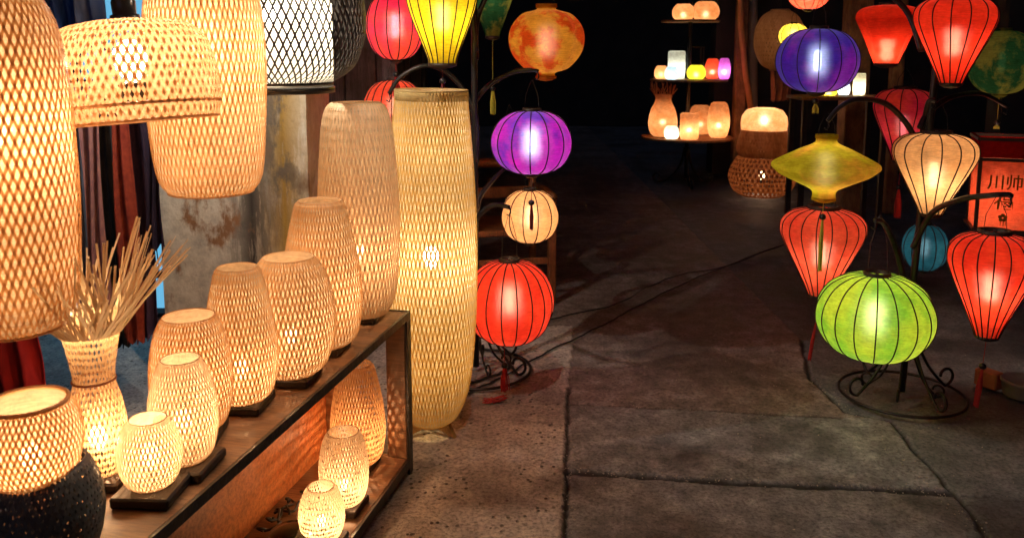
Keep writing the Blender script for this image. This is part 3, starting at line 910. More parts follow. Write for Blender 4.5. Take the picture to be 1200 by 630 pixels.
bulb(bp_, HK * 0.45, 0.028, 'glow_white', power=9, col=(1, .90, .68), lr=0.02)
cord(bp_, HK * 0.9, HK + 0.6)

op = woven_lamp('pendant_lamp', 'added woven bamboo bell pendant above the view, unseen, lighting the pavement', 'pendant lamp', 590, -330, -90, 80, 2.15,
    [(1.0, 0), (0.97, 0.2), (0.85, 0.5), (0.6, 0.8), (0.3, 0.95), (0.16, 1.0)], 50, 12, 'bamboo', 15.0, col=(1, .90, .74), bulbz=.3, seed=55, fill=.6, rim=.004)  # unseen pendant, added to throw light onto the pavement
cord(op, .45, 1.0)
op2 = woven_lamp('pendant_lamp', 'added woven bamboo bell pendant above the view, unseen, brightening the plaster pillar', 'pendant lamp', 250, -340, -120, 70, 2.85,
    [(1.0, 0), (0.97, 0.2), (0.85, 0.5), (0.6, 0.8), (0.3, 0.95), (0.16, 1.0)], 46, 12, 'bamboo', 22.0, col=(1, .92, .78), bulbz=.12, seed=56, fill=.6, rim=.004)  # second unseen pendant, added to brighten the plaster pillar
cord(op2, .6, 1.0)
# ------------------------------------------------------------------ silk lanterns
GLOBE = [(0.22, 0), (0.50, 0.035), (0.78, 0.15), (0.95, 0.33), (1.0, 0.50), (0.95, 0.67), (0.78, 0.85), (0.50, 0.965), (0.22, 1.0)]
DROP = [(0.27, 0), (0.37, 0.11), (0.58, 0.31), (0.82, 0.53), (0.965, 0.68), (1.0, 0.77), (0.95, 0.87), (0.74, 0.955), (0.36, 1.0)]
DROPW = [(0.40, 0), (0.41, 0.05), (0.56, 0.20), (0.80, 0.42), (0.96, 0.60), (1.0, 0.70), (0.97, 0.82), (0.76, 0.95), (0.36, 1.0)]
CONE = [(0.36, 0), (0.52, 0.20), (0.76, 0.50), (0.96, 0.72), (1.0, 0.80), (0.93, 0.90), (0.70, 0.97), (0.30, 1.0)]
SPIN = [(0.22, 0), (0.24, 0.13), (0.50, 0.25), (0.82, 0.38), (0.97, 0.47), (1.0, 0.53), (0.96, 0.59), (0.80, 0.67), (0.50, 0.80), (0.22, 0.91), (0.20, 1.0)]
POTL = [(0.26, 0), (0.26, 0.06), (0.60, 0.13), (0.90, 0.32), (1.0, 0.52), (0.93, 0.72), (0.66, 0.89), (0.28, 0.955), (0.26, 1.0)]

def tassel(parent, z0, drop, L, mat, beadr=0.014, rad=0.010, lean=0.0, bead=True, x=0.0, flare=1.4):
    mb = MB().tube([(x, 0, z0), (x + lean * 0.3, 0, z0 - drop)], 0.0013, 5)
    t = mb.build('tassel_cord', mat, parent)
    if bead:
        MB().lathe([(1e-4, z0 - drop - beadr), (beadr * .8, z0 - drop - beadr * .6), (beadr, z0 - drop), (beadr * .8, z0 - drop + beadr * .6), (1e-4, z0 - drop + beadr)], 12, (x + lean * .3, 0, 0)).build('bead', M['plastic_black'], parent, True)
    z1 = z0 - drop - beadr * 0.8
    V = []; Fc = []
    rnd = random.Random(int(L * 1e5))
    m = MB()
    for k in range(26):
        a = rnd.uniform(0, 2 * PI); q = rad * math.sqrt(rnd.random())
        e = Vector((x + lean + q * flare * math.cos(a), q * flare * math.sin(a), z1 - L * rnd.uniform(0.93, 1.0)))
        s = Vector((x + lean * .3 + q * .4 * math.cos(a), q * .4 * math.sin(a), z1))
        mid = (s + e) / 2 + Vector((q * .5 * math.cos(a), q * .5 * math.sin(a), 0))
        m.tube([s, mid, e], 0.0017, 4)
    m.build('tassel', mat, parent)

def silk_lantern(label, u, vt, vb, hw, d, shape, mat, n=16, power=1.5, col=(1, .72, .42), group='silk lanterns hanging from the left iron stand',
                 bail=0.16, tass=None, ribs=True, bz=0.5, seg=4, cap=True, bulbmat='glow_warm', ribw=0.0026, gm=None, ribmat='rib', rz=None, cat='silk lantern', br=0.016, hang=None):
    vm = (vt + vb) / 2
    zt = P(u, vt, d).z; zb = P(u, vb, d).z; H = zt - zb
    rad = px(hw, vm, d); x = P(u, vm, d).x
    o = empty('silk_lantern', (x, d, zb), 0)
    if rz is None: rz = random.uniform(0, 2 * PI / n)
    o.rotation_euler.z = rz
    tag(o, label, cat, group)
    sp = spline(shape, 5)
    rows = [(max(p[0], 0.01) * rad, p[1] * H) for p in sp]
    dip = 1 - math.cos(PI / n)
    V = []; Fc = []
    NS = n * seg
    for (r, z) in rows:
        for k in range(NS):
            a = 2 * PI * k / NS
            t = (k % seg) / seg
            # chord between neighbouring ribs
            f = math.cos(PI / n) / math.cos((t - 0.5) * 2 * PI / n)
            f = 1 - (1 - f) * 1.7
            V.append((r * f * math.cos(a), r * f * math.sin(a), z))
    for i in range(len(rows) - 1):
        for k in range(NS):
            l2 = (k + 1) % NS
            Fc.append((i * NS + k, i * NS + l2, (i + 1) * NS + l2, (i + 1) * NS + k))
    mesh('silk_cover', V, Fc, mat, o, True)
    if ribs:
        for k in range(n):
            a = 2 * PI * k / n
            MB().tube([((r + 0.0008) * math.cos(a), (r + 0.0008) * math.sin(a), z) for r, z in rows], ribw, 5).build('rib', M[ribmat], o, True)
    rt, rb = rows[-1][0], rows[0][0]
    cm = M['wood_black'] if cap else mat
    MB().lathe([(rt * 0.86, H - 0.004), (rt * 1.05, H - 0.004), (rt * 1.05, H + 0.012), (rt * 0.86, H + 0.012), (rt * 0.86, H - 0.004)], 28, cap=False).build('top_ring', cm, o, True)
    MB().lathe([(1e-3, -0.020), (rb * 0.55, -0.017), (rb * 1.02, -0.008), (rb * 1.04, 0.003), (1e-3, 0.004)], 28, cap=False).build('bottom_cap', cm, o, True)
    # wire bail
    if bail:
        b = MB()
        m = 0.8
        b.tube([(rt * m, 0, H + 0.005), (rt * m * .85, 0, H + bail * .5), (rt * 0.15, 0, H + bail * .93), (0, 0, H + bail), (-rt * 0.15, 0, H + bail * .93), (-rt * m * .85, 0, H + bail * .5), (-rt * m, 0, H + 0.005)], 0.0013, 5)
        w_ = b.build('wire_handle', M['iron'], o)
        w_.rotation_euler.z = -rz
    if hang:
        MB().tube([(0, 0, H + bail), (0, 0, H + bail + hang)], 0.0016, 5).build('hanging_wire', M['iron'], o)
    if tass:
        mt_, drop, L, kw = tass
        e = bpy.data.objects.new  # keep tassel unrotated in x by parenting to o with compensation
        kw = dict(kw)
        tassel(o, -0.018, drop, L, mt_, **kw)
    if power:
        zc = H * bz
        hgt = min(0.10, H * 0.36)
        MB().lathe([(1e-4, zc - hgt / 2), (br * .8, zc - hgt / 2 + .006), (br, zc - hgt / 4), (br, zc + hgt / 4), (br * .8, zc + hgt / 2 - .006), (1e-4, zc + hgt / 2)], 12).build('bulb', M['glow_silkw' if bulbmat == 'glow_white' else 'glow_silk'], o, True)
        MB().tube([(0, 0, zc + hgt / 2), (0, 0, H + 0.01)], 0.006, 8).build('bulb_socket', M['plastic_black'], o)
        plight(o, (0, 0, zc + hgt * .25), power * .42, col, 0.03)
        plight(o, (0, 0, zc - hgt * .25), power * .42, col, 0.03)
    return o

TR = solid('red_silk_thread', (0.42, 0.012, 0.01), (0.25, 0.006, 0.006), 90, 0.6)
TDK = solid('maroon_silk_thread', (0.12, 0.006, 0.008), (0.08, 0.004, 0.006), 90, 0.6)
TY = solid('yellow_silk_thread', (0.50, 0.48, 0.05), (0.38, 0.34, 0.04), 90, 0.6)
S_red = silk('red_silk', (0.88, 0.075, 0.03), (0.70, 0.035, 0.018), 9)
S_red2 = silk('scarlet_silk', (0.85, 0.05, 0.02), (0.75, 0.035, 0.016), 9)
S_sal = silk('salmon_silk', (0.90, 0.145, 0.075), (0.78, 0.075, 0.04), 9)
S_pink = silk('magenta_red_silk', (0.75, 0.03, 0.12), (0.85, 0.10, 0.05), 5)
S_yel = silk('yellow_silk', (0.92, 0.72, 0.03), (0.88, 0.62, 0.02), 9)
S_dgr = silk('dark_green_silk', (0.03, 0.13, 0.05), (0.30, 0.30, 0.06), 7, contrast=(0.46, 0.56), transp=.02, fwd=.0)
S_org = silk('mottled_orange_silk', (0.78, 0.11, 0.015), (0.85, 0.46, 0.06), 8, contrast=(0.46, 0.54), transp=.05, fwd=.05)
S_pur = silk('purple_silk', (0.20, 0.03, 0.50), (0.78, 0.02, 0.50), 5, contrast=(0.38, 0.52), tint=(0.65, 0.65, 1.0), fwd=.07)
S_pur2 = silk('violet_silk', (0.07, 0.015, 0.30), (0.34, 0.015, 0.36), 4, contrast=(0.45, 0.6), tint=(0.5, 0.6, 1.0), fwd=.06)
S_crm = silk('peach_silk', (0.95, 0.55, 0.28), (0.92, 0.48, 0.22), 9)
S_ygr = silk('olive_yellow_silk', (0.55, 0.50, 0.03), (0.80, 0.42, 0.06), 4, transp=.03, fwd=.02, contrast=(.45, .6))
S_grn = silk('lime_silk', (0.26, 0.56, 0.05), (0.62, 0.74, 0.07), 5, contrast=(0.4, 0.6))
S_teal = silk('teal_silk', (0.025, 0.16, 0.20), (0.05, 0.24, 0.28), 7, transp=.03, fwd=.02)
S_lem = silk('lemon_silk', (0.9, 0.7, 0.08), (0.85, 0.62, 0.05), 7)

GL = 'silk lanterns around the left iron stand'
GRR = 'silk lanterns around the right iron stand'
silk_lantern('bright yellow balloon shaped silk lantern above the tall bamboo floor lamp', 518, -38, 75, 41, 3.45, DROPW, S_yel, 16, 1.9, (1, .85, .5), GL, bail=.14, tass=(TDK, .05, .10, {}), hang=.3, ribmat='rib')
silk_lantern('magenta and red round silk lantern left of the bright yellow one', 463, -10, 70, 34, 3.95, GLOBE, S_pink, 14, 1.7, (1, .75, .5), GL, bail=.14, tass=(TR, .05, .09, {}), hang=.2, bulbmat='glow_white')
silk_lantern('salmon pink ribbed silk lantern peeping out behind the tall lamp\'s top', 462, 94, 160, 36, 4.1, GLOBE, S_sal, 18, 1.2, (1, .75, .5), GL, bail=.10)
silk_lantern('unlit dark green mottled silk lantern with a yellow green tassel, beside the bright yellow one', 577, -50, 43, 31, 4.3, DROP, S_dgr, 12, 0.12, (1, .8, .5), GL, bail=.12, ribs=False, tass=(TY, .24, .12, {'rad': .012, 'flare': 1.2}), hang=.2)
silk_lantern('mottled orange round silk lantern with collared neck above the purple one', 640, 8, 90, 46, 3.75, POTL, S_org, 10, 0.7, (1, .72, .42), GL, bail=.12, ribs=False, cap=False, hang=.2)
silk_lantern('purple and magenta round silk lantern with a blue white glowing panel, left stand', 623, 130, 203, 48, 3.62, GLOBE, S_pur, 14, 1.5, (.75, .8, 1.0), GL, bail=.13, tass=(TDK, .11, .11, {'rad': .007, 'flare': 1.0}), bulbmat='glow_white')
silk_lantern('small lemon silk lantern hidden behind the left purple lantern', 597, 140, 188, 21, 4.6, GLOBE, S_lem, 12, 1.2, (1, .8, .5), GL, bail=.08)
silk_lantern('peach cream round silk lantern between the purple and the red one', 621, 223, 283, 34, 3.95, GLOBE, S_crm, 12, 1.6, (1, .78, .5), GL, bail=.10, cap=True)
ll = silk_lantern('large red round silk lantern hanging lowest on the left stand', 597, 306, 400, 52, 3.40, GLOBE, S_red, 18, 2.6, (1, .76, .5), GL, bail=.20, tass=None, bz=.52)
lz = ll.location.z
zt0 = P(588, 432, 3.36).z - lz
ll.rotation_euler.z = 0
tassel(ll, -0.018, -0.018 - zt0, 0.10, TR, x=px(-6, 400, 3.4), rad=.013, lean=0.004)
pool = MB()
rnd = random.Random(4)
for k in range(22):
    a0 = rnd.uniform(-.012, .012); y0 = rnd.uniform(-.02, .01)
    z_ = -lz + rnd.uniform(.004, .02)
    x0 = px(-6, 400, 3.4)
    pool.tube([(x0 + a0, y0, z_ + .012), (x0 + a0 - .03, y0 + rnd.uniform(-.01, .01), z_), (x0 - .07 + a0 * 2, y0 + rnd.uniform(-.02, .02), -lz + rnd.uniform(.003, .012))], 0.002, 4)
pool.build('tassel_end', TR, ll)

silk_lantern('violet and indigo round silk lantern with a pale lit panel, right stand', 958, 34, 108, 47, 3.55, GLOBE, S_pur2, 12, 0.9, (.7, .78, 1.0), GRR, bail=.12, tass=(TY, .02, .04, {}), bulbmat='glow_white', ribw=.002, hang=.2)
silk_lantern('flat flying saucer shaped olive yellow silk lantern', 967, 161, 232, 61, 3.42, SPIN, S_ygr, 16, 0.95, (1, .8, .45), GRR, bail=.10, ribs=False, cap=False, tass=(TY, .06, .22, {'rad': .009, 'flare': 1.0}))
silk_lantern('salmon red balloon silk lantern directly below the flat olive one', 963, 244, 345, 48, 3.72, DROP, S_sal, 18, 2.0, (1, .78, .52), GRR, bail=.10, tass=(TR, .10, .18, {'rad': .008, 'flare': 1.0, 'bead': False, 'lean': -.03}))
silk_lantern('big lime green round silk lantern hanging over the iron ring foot', 1025, 322, 418, 66, 3.22, GLOBE, S_grn, 18, 3.0, (1, .9, .55), GRR, bail=.24)
silk_lantern('peach balloon silk lantern in the middle of the right stand', 1094, 156, 250, 46, 3.45, DROP, S_crm, 14, 2.0, (1, .82, .5), GRR, bail=.14)
silk_lantern('scarlet balloon silk lantern low at the right edge of the view', 1161, 273, 393, 48, 3.05, DROP, S_red, 18, 2.2, (1, .76, .5), GRR, bail=.14, tass=(TR, .10, .15, {'rad': .009, 'flare': 1.0, 'lean': -.02}))
silk_lantern('orange red balloon silk lantern at the top right of the view', 1118, -4, 98, 45, 3.35, DROP, S_red2, 14, 1.6, (1, .76, .5), GRR, bail=.1, hang=.2)
silk_lantern('plain vermilion cone shaped silk lantern glowing at its foot, left of the orange red one', 1040, 6, 75, 36, 3.9, CONE, S_red2, 8, 1.4, (1, .7, .4), GRR, bail=.1, ribs=False, hang=.25, bz=.25)
silk_lantern('salmon silk lantern whose belly shows at the top edge above the violet one', 948, -36, 11, 26, 6.2, GLOBE, S_sal, 12, 6, (1, .75, .5), GRR, bail=.1, hang=.2)
silk_lantern('small yellow silk lantern half hidden behind the violet one', 930, 28, 56, 17, 6.6, GLOBE, S_lem, 10, 2.6, (1, .85, .55), GRR, bail=.1, hang=.6)
silk_lantern('dim dark green silk lantern at the right edge above the box lantern', 1174, 36, 110, 37, 4.1, GLOBE, S_dgr, 10, 0.1, (1, .8, .5), GRR, bail=.1, ribs=False, cap=False, tass=(TY, .12, .02, {}), hang=.2)
silk_lantern('deep pink balloon silk lantern in shade between the violet and the peach one', 1058, 104, 188, 34, 4.3, DROP, S_pink, 12, 0.32, (1, .7, .5), GRR, bail=.1, tass=(TR, .12, .15, {'rad': .012}), hang=.3)
silk_lantern('dim teal blue silk lantern behind the foot of the peach one', 1084, 263, 316, 25, 4.4, GLOBE, S_teal, 12, 0.08, (.7, .9, 1.0), GRR, bail=.1, bulbmat='glow_white')

# ------------------------------------------------------------------ iron stands
def scroll(r0, z0, r1, turns=1.1, cr=0.045, n=22):
    """foot in its own r-z plane: falls from the pole, sweeps out and curls up at the ring"""
    pts = spline([(r0, z0), (r0 + 0.03, z0 * .72), (r0 + (r1 - r0) * .45, z0 * .30), (r1 - cr, 0.008), ], 6)
    out = [(p[0], p[1]) for p in pts]
    cx, cz = r1 - cr, 0.008 + cr
    for k in range(1, n):
        a = -PI / 2 + 2 * PI * turns * k / n * 0.72
        q = cr * (1 - 0.5 * k / n)
        out.append((cx + q * math.cos(a), cz + q * math.sin(a)))
    return out
def iron_stand(label, base, H, arms, ringr=0.25, lean=(0, 0), nf=4, a0=0.3, group='wrought iron lantern stands'):
    o = empty('lantern_stand', base)
    tag(o, label, 'lantern stand', group)
    def polept(z): return Vector((lean[0] * z / H, lean[1] * z / H, z))
    MB().tube([polept(0.02), polept(H * .3), polept(H * .6), polept(H)], 0.014, 12).build('pole', M['iron'], o, True)
    MB().lathe([(0.014, 0.34), (0.026, 0.345), (0.03, 0.36), (0.026, 0.375), (0.014, 0.38)], 16, (lean[0] * .15, 0, 0), cap=False).build('collar', M['iron'], o, True)
    MB().tube([(ringr * math.cos(2 * PI * k / 48), ringr * math.sin(2 * PI * k / 48), 0.012) for k in range(48)], 0.007, 8, closed=True).build('base_ring', M['iron'], o, True)
    for k in range(nf):
        a = a0 + 2 * PI * k / nf
        pts = scroll(0.012, 0.36, ringr + 0.012)
        MB().tube([(r * math.cos(a), r * math.sin(a), z + 0.014) for r, z in pts], 0.0065, 8).build('scroll_foot', M['iron'], o, True)
        pts = scroll(0.012, 0.22, ringr * 0.66, cr=0.03)
        a += PI / nf
        MB().tube([(r * math.cos(a), r * math.sin(a), z + 0.014) for r, z in pts], 0.005, 8).build('inner_scroll', M['iron'], o, True)
    for arm in arms:
        # arm: list of world points from the pole to the hook
        pts = spline([tuple(Vector(p) - Vector(base)) for p in arm], 7)
        n = len(pts)
        mb = MB().tube([Vector(p) for p in pts], [0.013 - 0.004 * k / n for k in range(n)], 8)
        e = Vector(pts[-1])
        hk = [e + Vector((0.0, 0, 0.0)), e + Vector((0.005, 0, -0.02)), e + Vector((0.0, 0, -0.035)), e + Vector((-0.012, 0, -0.028))]
        mb.tube(hk, 0.003, 6)
        mb.build('arm', M['iron'], o, True)
    return o
Lb = G(558, 434); Lb.z = 0
dL = Lb.y
def polL(v, u=558): return P(u, v, dL)
iron_stand('black wrought iron stand behind the tall floor lamp carrying the left silk lanterns', Lb, 2.25, [
    [polL(190), P(545, 150, 3.85), P(565, 108, 3.78), P(598, 86, 3.72), P(625, 82, 3.68), P(630, 84, 3.68)],
    [polL(190), P(556, 130, dL), P(530, 90, 3.75), P(500, 77, 3.7), P(470, 90, 3.7), P(456, 110, 3.7)],
    [polL(285), P(556, 262, 3.7), P(568, 246, 3.5), P(582, 240, 3.45), P(597, 243, 3.42)],
    [polL(260), P(562, 232, 3.8), P(580, 208, 3.85), P(596, 194, 3.9), P(621, 186, 3.93)],
    [polL(70), P(560, 20, 3.8), P(585, -25, 3.8), P(620, -40, 3.75), P(640, -32, 3.75)],
    [polL(60), P(550, -10, 3.7), P(535, -60, 3.5), P(524, -85, 3.45), P(518, -80, 3.45)],
], lean=(0, 0), a0=-0.5, nf=5)
Rb = G(1056, 463); Rb.z = 0
dR = Rb.y
iron_stand('black wrought iron stand with an open ring foot carrying the right silk lanterns', Rb, 2.35, [
    [P(1078, 200, dR), P(1070, 158, 3.5), P(1042, 124, 3.45), P(1008, 116, 3.42), P(985, 125, 3.42), P(970, 142, 3.42)],
    [P(1078, 150, dR), P(1088, 132, 3.5), P(1115, 114, 3.6), P(1150, 110, 3.8), P(1180, 125, 3.9)],
    [P(1070, 290, dR), P(1092, 250, 3.4), P(1125, 234, 3.2), P(1160, 229, 3.08), P(1182, 228, 3.05), P(1184, 231, 3.05)],
    [P(1078, 190, dR), P(1082, 150, 3.5), P(1088, 120, 3.46), P(1096, 118, 3.45)],
    [P(1062, 340, dR), P(1050, 292, 3.4), P(1036, 262, 3.25), P(1025, 258, 3.22)],
    [P(1080, 60, dR), P(1060, 10, 3.5), P(1010, -25, 3.5), P(970, -30, 3.55), P(958, -20, 3.55)],
    [P(1080, 60, dR), P(1090, 0, 3.5), P(1105, -40, 3.4), P(1118, -45, 3.35)],
], lean=(0.09, 0.0), a0=0.25)

# ------------------------------------------------------------------ red box lantern
db = 4.0
bx = P(1170, 258, db)
bl = empty('box_lantern', (bx.x, db, P(1172, 266, db).z))
tag(bl, 'red paper box lantern with dark frame and gold Chinese writing at the right edge', 'box lantern')
BW = px(56, 200, db); BH = P(0, 160, db).z - P(0, 266, db).z
S_box = silk('red_box_paper', (0.90, 0.40, 0.26), (0.85, 0.26, 0.15), 6, transp=.02, fwd=.0)
S_boxd = silk('crimson_box_paper', (0.45, 0.02, 0.015), (0.38, 0.015, 0.012), 6, transp=.02, fwd=.0, trans=.4)
hb_ = BH * 0.76
bl.rotation_euler.z = R(-20)
for k in range(4):
    a = k * PI / 2
    o = MB().box((0, 0, hb_ / 2 + .01), (BW * .96, 0.003, hb_)).build('paper_pane', S_box, bl)
    o.location = (math.sin(a) * BW / 2, -math.cos(a) * BW / 2, 0); o.rotation_euler.z = a
    o = MB().box((0, 0, hb_ + .01 + (BH - hb_) / 2), (BW * 1.06, 0.004, (BH - hb_) * .9)).build('upper_band', S_boxd, bl)
    o.location = (math.sin(a) * BW * .54, -math.cos(a) * BW * .54, 0); o.rotation_euler.z = a
for sx in (-1, 1):
    for sy in (-1, 1):
        MB().box((sx * BW * .5, sy * BW * .5, BH / 2), (0.016, 0.016, BH), bev=.002).build('frame_post', M['wood_black'], bl)
for z in (0.004, hb_ + .006, BH - 0.004):
    mb = MB()
    for sx, sy, lx, ly in ((0, -1, BW * 1.1, .014), (0, 1, BW * 1.1, .014), (-1, 0, .014, BW * 1.1), (1, 0, .014, BW * 1.1)):
        mb.box((sx * BW * .545, sy * BW * .545, z), (lx, ly, .014))
    mb.build('frame_rail', M['wood_black'], bl)
plight(bl, (-BW * .12, -BW * .12, hb_ * .40), 3.6, (1, .72, .5), .02)
GOLD = solid('gold_ink', (0.20, 0.12, 0.01), (0.14, 0.08, 0.008), 40, 0.5)
def text(body, size, loc):
    cu = bpy.data.curves.new('writing', 'FONT'); cu.body = body; cu.size = size; cu.align_x = 'CENTER'; cu.extrude = 0.0006; cu.offset = 0.0008
    tmp = bpy.data.objects.new('tmp', cu); C.objects.link(tmp)
    dg = bpy.context.evaluated_depsgraph_get()
    me = bpy.data.meshes.new_from_object(tmp.evaluated_get(dg))
    bpy.data.objects.remove(tmp)
    me.materials.clear(); me.materials.append(GOLD)
    o = bpy.data.objects.new('writing', me); C.objects.link(o); o.parent = bl
    o.rotation_euler = (PI / 2, 0, 0); o.location = loc
text('\u5ddd\u5e05', 0.075, (-BW * .02, -BW / 2 - 0.004, hb_ * .62))
text('\u798f', 0.085, (-BW * .02, -BW / 2 - 0.004, hb_ * .34))
mb = MB()
for k in range(5):
    a = 2 * PI * k / 5 + .3
    mb.lathe([(0.0085, -.0006), (0.0085, .0006)], 12, (0.012 * math.cos(a), 0.012 * math.sin(a), 0))
mb.box((0.004, -.026, 0), (.004, .026, .0012)).box((-.008, -.027, 0), (.003, .02, .0012)).box((.013, -.027, 0), (.003, .02, .0012))
em = mb.build('gold_emblem', GOLD, bl); em.rotation_euler = (PI / 2, 0, 0); em.location = (-BW * .02, -BW / 2 - 0.004, hb_ * .20)

# ------------------------------------------------------------------ far tiered stand
df = 9.2
fb = P(808, 60, df); fb.z = 0
fs = empty('tiered_stand', fb)
tag(fs, 'black iron plant style stand with three round trays of glowing lamps, far down the lane', 'display stand')
tray_z = [P(0, 160, df).z, P(0, 93, df).z, P(0, 24, df).z]
MB().tube([(0, 0, 0.08), (0, 0, 2.6)], 0.022, 10).build('pole', M['iron'], fs, True)
for z, rr in zip(tray_z, (px(53, 160, df), px(45, 93, df), px(34, 24, df))):
    MB().lathe([(0.0, z - .02), (rr, z - .02), (rr, z), (0.0, z)], 36, cap=False).build('tray', M['post_wood'], fs)
for k in range(3):
    a = 0.5 + k * 2 * PI / 3
    pts = [(0.02, .42), (.07, .22), (.20, .06), (.33, .02), (.38, .07), (.34, .11), (.30, .08)]
    MB().tube([(r * math.cos(a), r * math.sin(a), z) for r, z in [(p[0], p[1]) for p in spline(pts, 4)]], 0.014, 8).build('scroll_foot', M['iron'], fs, True)
def paper_lamp(label, u, vt, vb, hw, d, prof, mat, power, z=None, group='little lamps on the far tiered stand', col=(1, .75, .45), spikes=0, cat='small lamp'):
    vm = (vt + vb) / 2
    zb = P(u, vb, d).z if z is None else z
    H = P(u, vt, d).z - P(u, vb, d).z; rad = px(hw, vm, d)
    o = empty('small_lamp', (P(u, vm, d).x, d, zb)); tag(o, label, cat, group)
    sp = spline(prof, 5)
    MB().lathe([(max(p[0], .02) * rad, p[1] * H) for p in sp], 28, cap=False).build('shade', mat, o, True)
    MB().lathe([(1e-3, 0.001), (rad * .6, 0.001), (rad * .6, .012), (1e-3, .012)], 20, cap=False).build('base', M['plastic_black'], o)
    if spikes:
        m = MB(); rnd = random.Random(9)
        for k in range(spikes):
            a = rnd.uniform(0, 2 * PI); r0 = prof[-1][0] * rad
            m.tube([(r0 * math.cos(a), r0 * math.sin(a), H - .01), (r0 * 1.5 * math.cos(a + .3), r0 * 1.5 * math.sin(a + .3), H + rnd.uniform(.05, .15))], .004, 4)
        m.build('frayed_top', mat, o)
    plight(o, (0, 0, H * .35), power * 1.8, col, .02)
    return o
S_lamp = silk('peach_paper', (0.95, 0.52, 0.28), (0.85, 0.38, 0.16), 9, transp=.03, fwd=.03, contrast=(.4, .6))
S_wht = silk('white_paper', (0.9, 0.9, 0.84), (0.82, 0.85, 0.8), 9, transp=.03, fwd=.03)
EL = [(0.6, 0), (.85, .12), (1, .4), (.93, .72), (.75, .93), (.5, 1.0)]
CYL = [(.8, 0), (.95, .05), (1, .3), (1, .8), (.95, .97), (.6, 1.0)]
VA = [(.55, 0), (.85, .1), (1, .32), (.85, .62), (.55, .85), (.62, 1.0)]
z0, z1, z2 = [z + .001 for z in tray_z]
paper_lamp('small vase lamp with spiky top on the far stand\'s lowest tray', 777, 108, 158, 17, df - .05, VA, S_lamp, 1.1, z0, spikes=26)
paper_lamp('tiny round white glowing lamp at the front of the lowest tray', 787, 147, 163, 9, df - .3, BALL, S_wht, .8, z0, col=(1, .8, .5))
paper_lamp('short cylinder lamp at the middle front of the lowest tray', 808, 133, 164, 11, df - .3, CYL, S_lamp, 1.1, z0)
paper_lamp('rounded lamp at the back of the lowest tray, behind the short cylinder', 821, 122, 156, 14, df + .25, EL, S_lamp, .7, z0)
paper_lamp('tall egg shaped lamp at the right of the lowest tray', 842, 123, 165, 13, df - .15, EL, S_lamp, 1.2, z0)
paper_lamp('little salmon ball lamp at the left of the middle tray', 775, 70, 86, 8, df - .02, BALL, S_lamp, .5, z1)
paper_lamp('white cylinder lamp on the middle tray', 793, 56, 89, 10, df + .1, CYL, S_wht, .9, z1, col=(.95, .95, .75))
paper_lamp('pale blue little lamp in front of the white cylinder', 787, 75, 91, 8, df - .22, BALL, S_wht, .45, z1, col=(.6, .85, 1))
paper_lamp('yellow green ball lamp in the middle of the middle tray', 816, 74, 91, 11, df - .15, BALL, S_lem, .8, z1, col=(.85, 1, .4))
paper_lamp('orange ball lamp on the middle tray', 835, 67, 91, 9, df + .05, BALL, S_sal, .7, z1)
paper_lamp('magenta pink little lamp at the right of the middle tray', 849, 66, 91, 7, df - .1, EL, silk('pink_paper', (0.85, .25, .75), (0.75, .12, .6), 9), .7, z1, col=(1, .8, 1))
paper_lamp('left salmon shell lamp on the top tray', 801, 4, 23, 13, df, BALL, S_lamp, .7, z2)
paper_lamp('right salmon shell lamp on the top tray', 827, 1, 23, 16, df + .05, BALL, S_lamp, .8, z2)
cg = empty('wire_lamp_frame', (P(815, 75, df + .2).x, df + .2, z1)); tag(cg, 'empty dark wire frame behind the yellow green ball lamp', 'lamp frame')
cgm = MB()
for sx in (-1, 1):
    for sy in (-1, 1): cgm.tube([(sx * .07, sy * .07, 0), (sx * .07, sy * .07, .34)], .006, 6)
for z in (.005, .34):
    cgm.tube([(-.07, -.07, z), (.07, -.07, z), (.07, .07, z), (-.07, .07, z)], .006, 6, closed=True)
cgm.build('wire_frame', M['iron'], cg)

# double gourd basket lamp on the ground beside it
dg_ = G(893, 228).y
gb = woven_lamp('gourd_floor_lamp', 'brown coarse woven gourd shaped basket lamp on the ground by the far stand', 'floor lamp', 893, 182, 228, 39, dg_,
    [(0.6, 0), (0.85, 0.12), (1.0, 0.42), (0.97, 0.62), (0.82, 0.88), (0.7, 1.0)], 40, 5.5, 'bamboo_brown', 2.2, col=(1, .62, .35), bulbz=.5, fill=.5, rim=.01, br=.03)
gb.location.z = 0.0
Hg = P(893, 182, dg_).z - P(893, 228, dg_).z; rg = px(39, 205, dg_)
Hg2 = P(893, 152, dg_).z - P(893, 182, dg_).z; Hg3 = P(893, 126, dg_).z - P(893, 152, dg_).z
weave('upper_weave', [(rg * .72, Hg), (rg * .78, Hg + Hg2 * .3), (rg * .72, Hg + Hg2 * .75), (rg * .66, Hg + Hg2)], 60, .04, M['bamboo_brown'], gb, .85)
MB().lathe([(rg * .66, Hg + Hg2), (rg * .68, Hg + Hg2 + Hg3 * .3), (rg * .65, Hg + Hg2 + Hg3 * .6), (rg * .52, Hg + Hg2 + Hg3 * .88), (rg * .3, Hg + Hg2 + Hg3 * .98), (rg * .05, Hg + Hg2 + Hg3)], 36, cap=False).build('pale_top_shade', S_lamp, gb, True)
bulb(gb, Hg + Hg2 + Hg3 * .4, .03, 'glow_white', holder=False, power=2.0, col=(1, .8, .5))

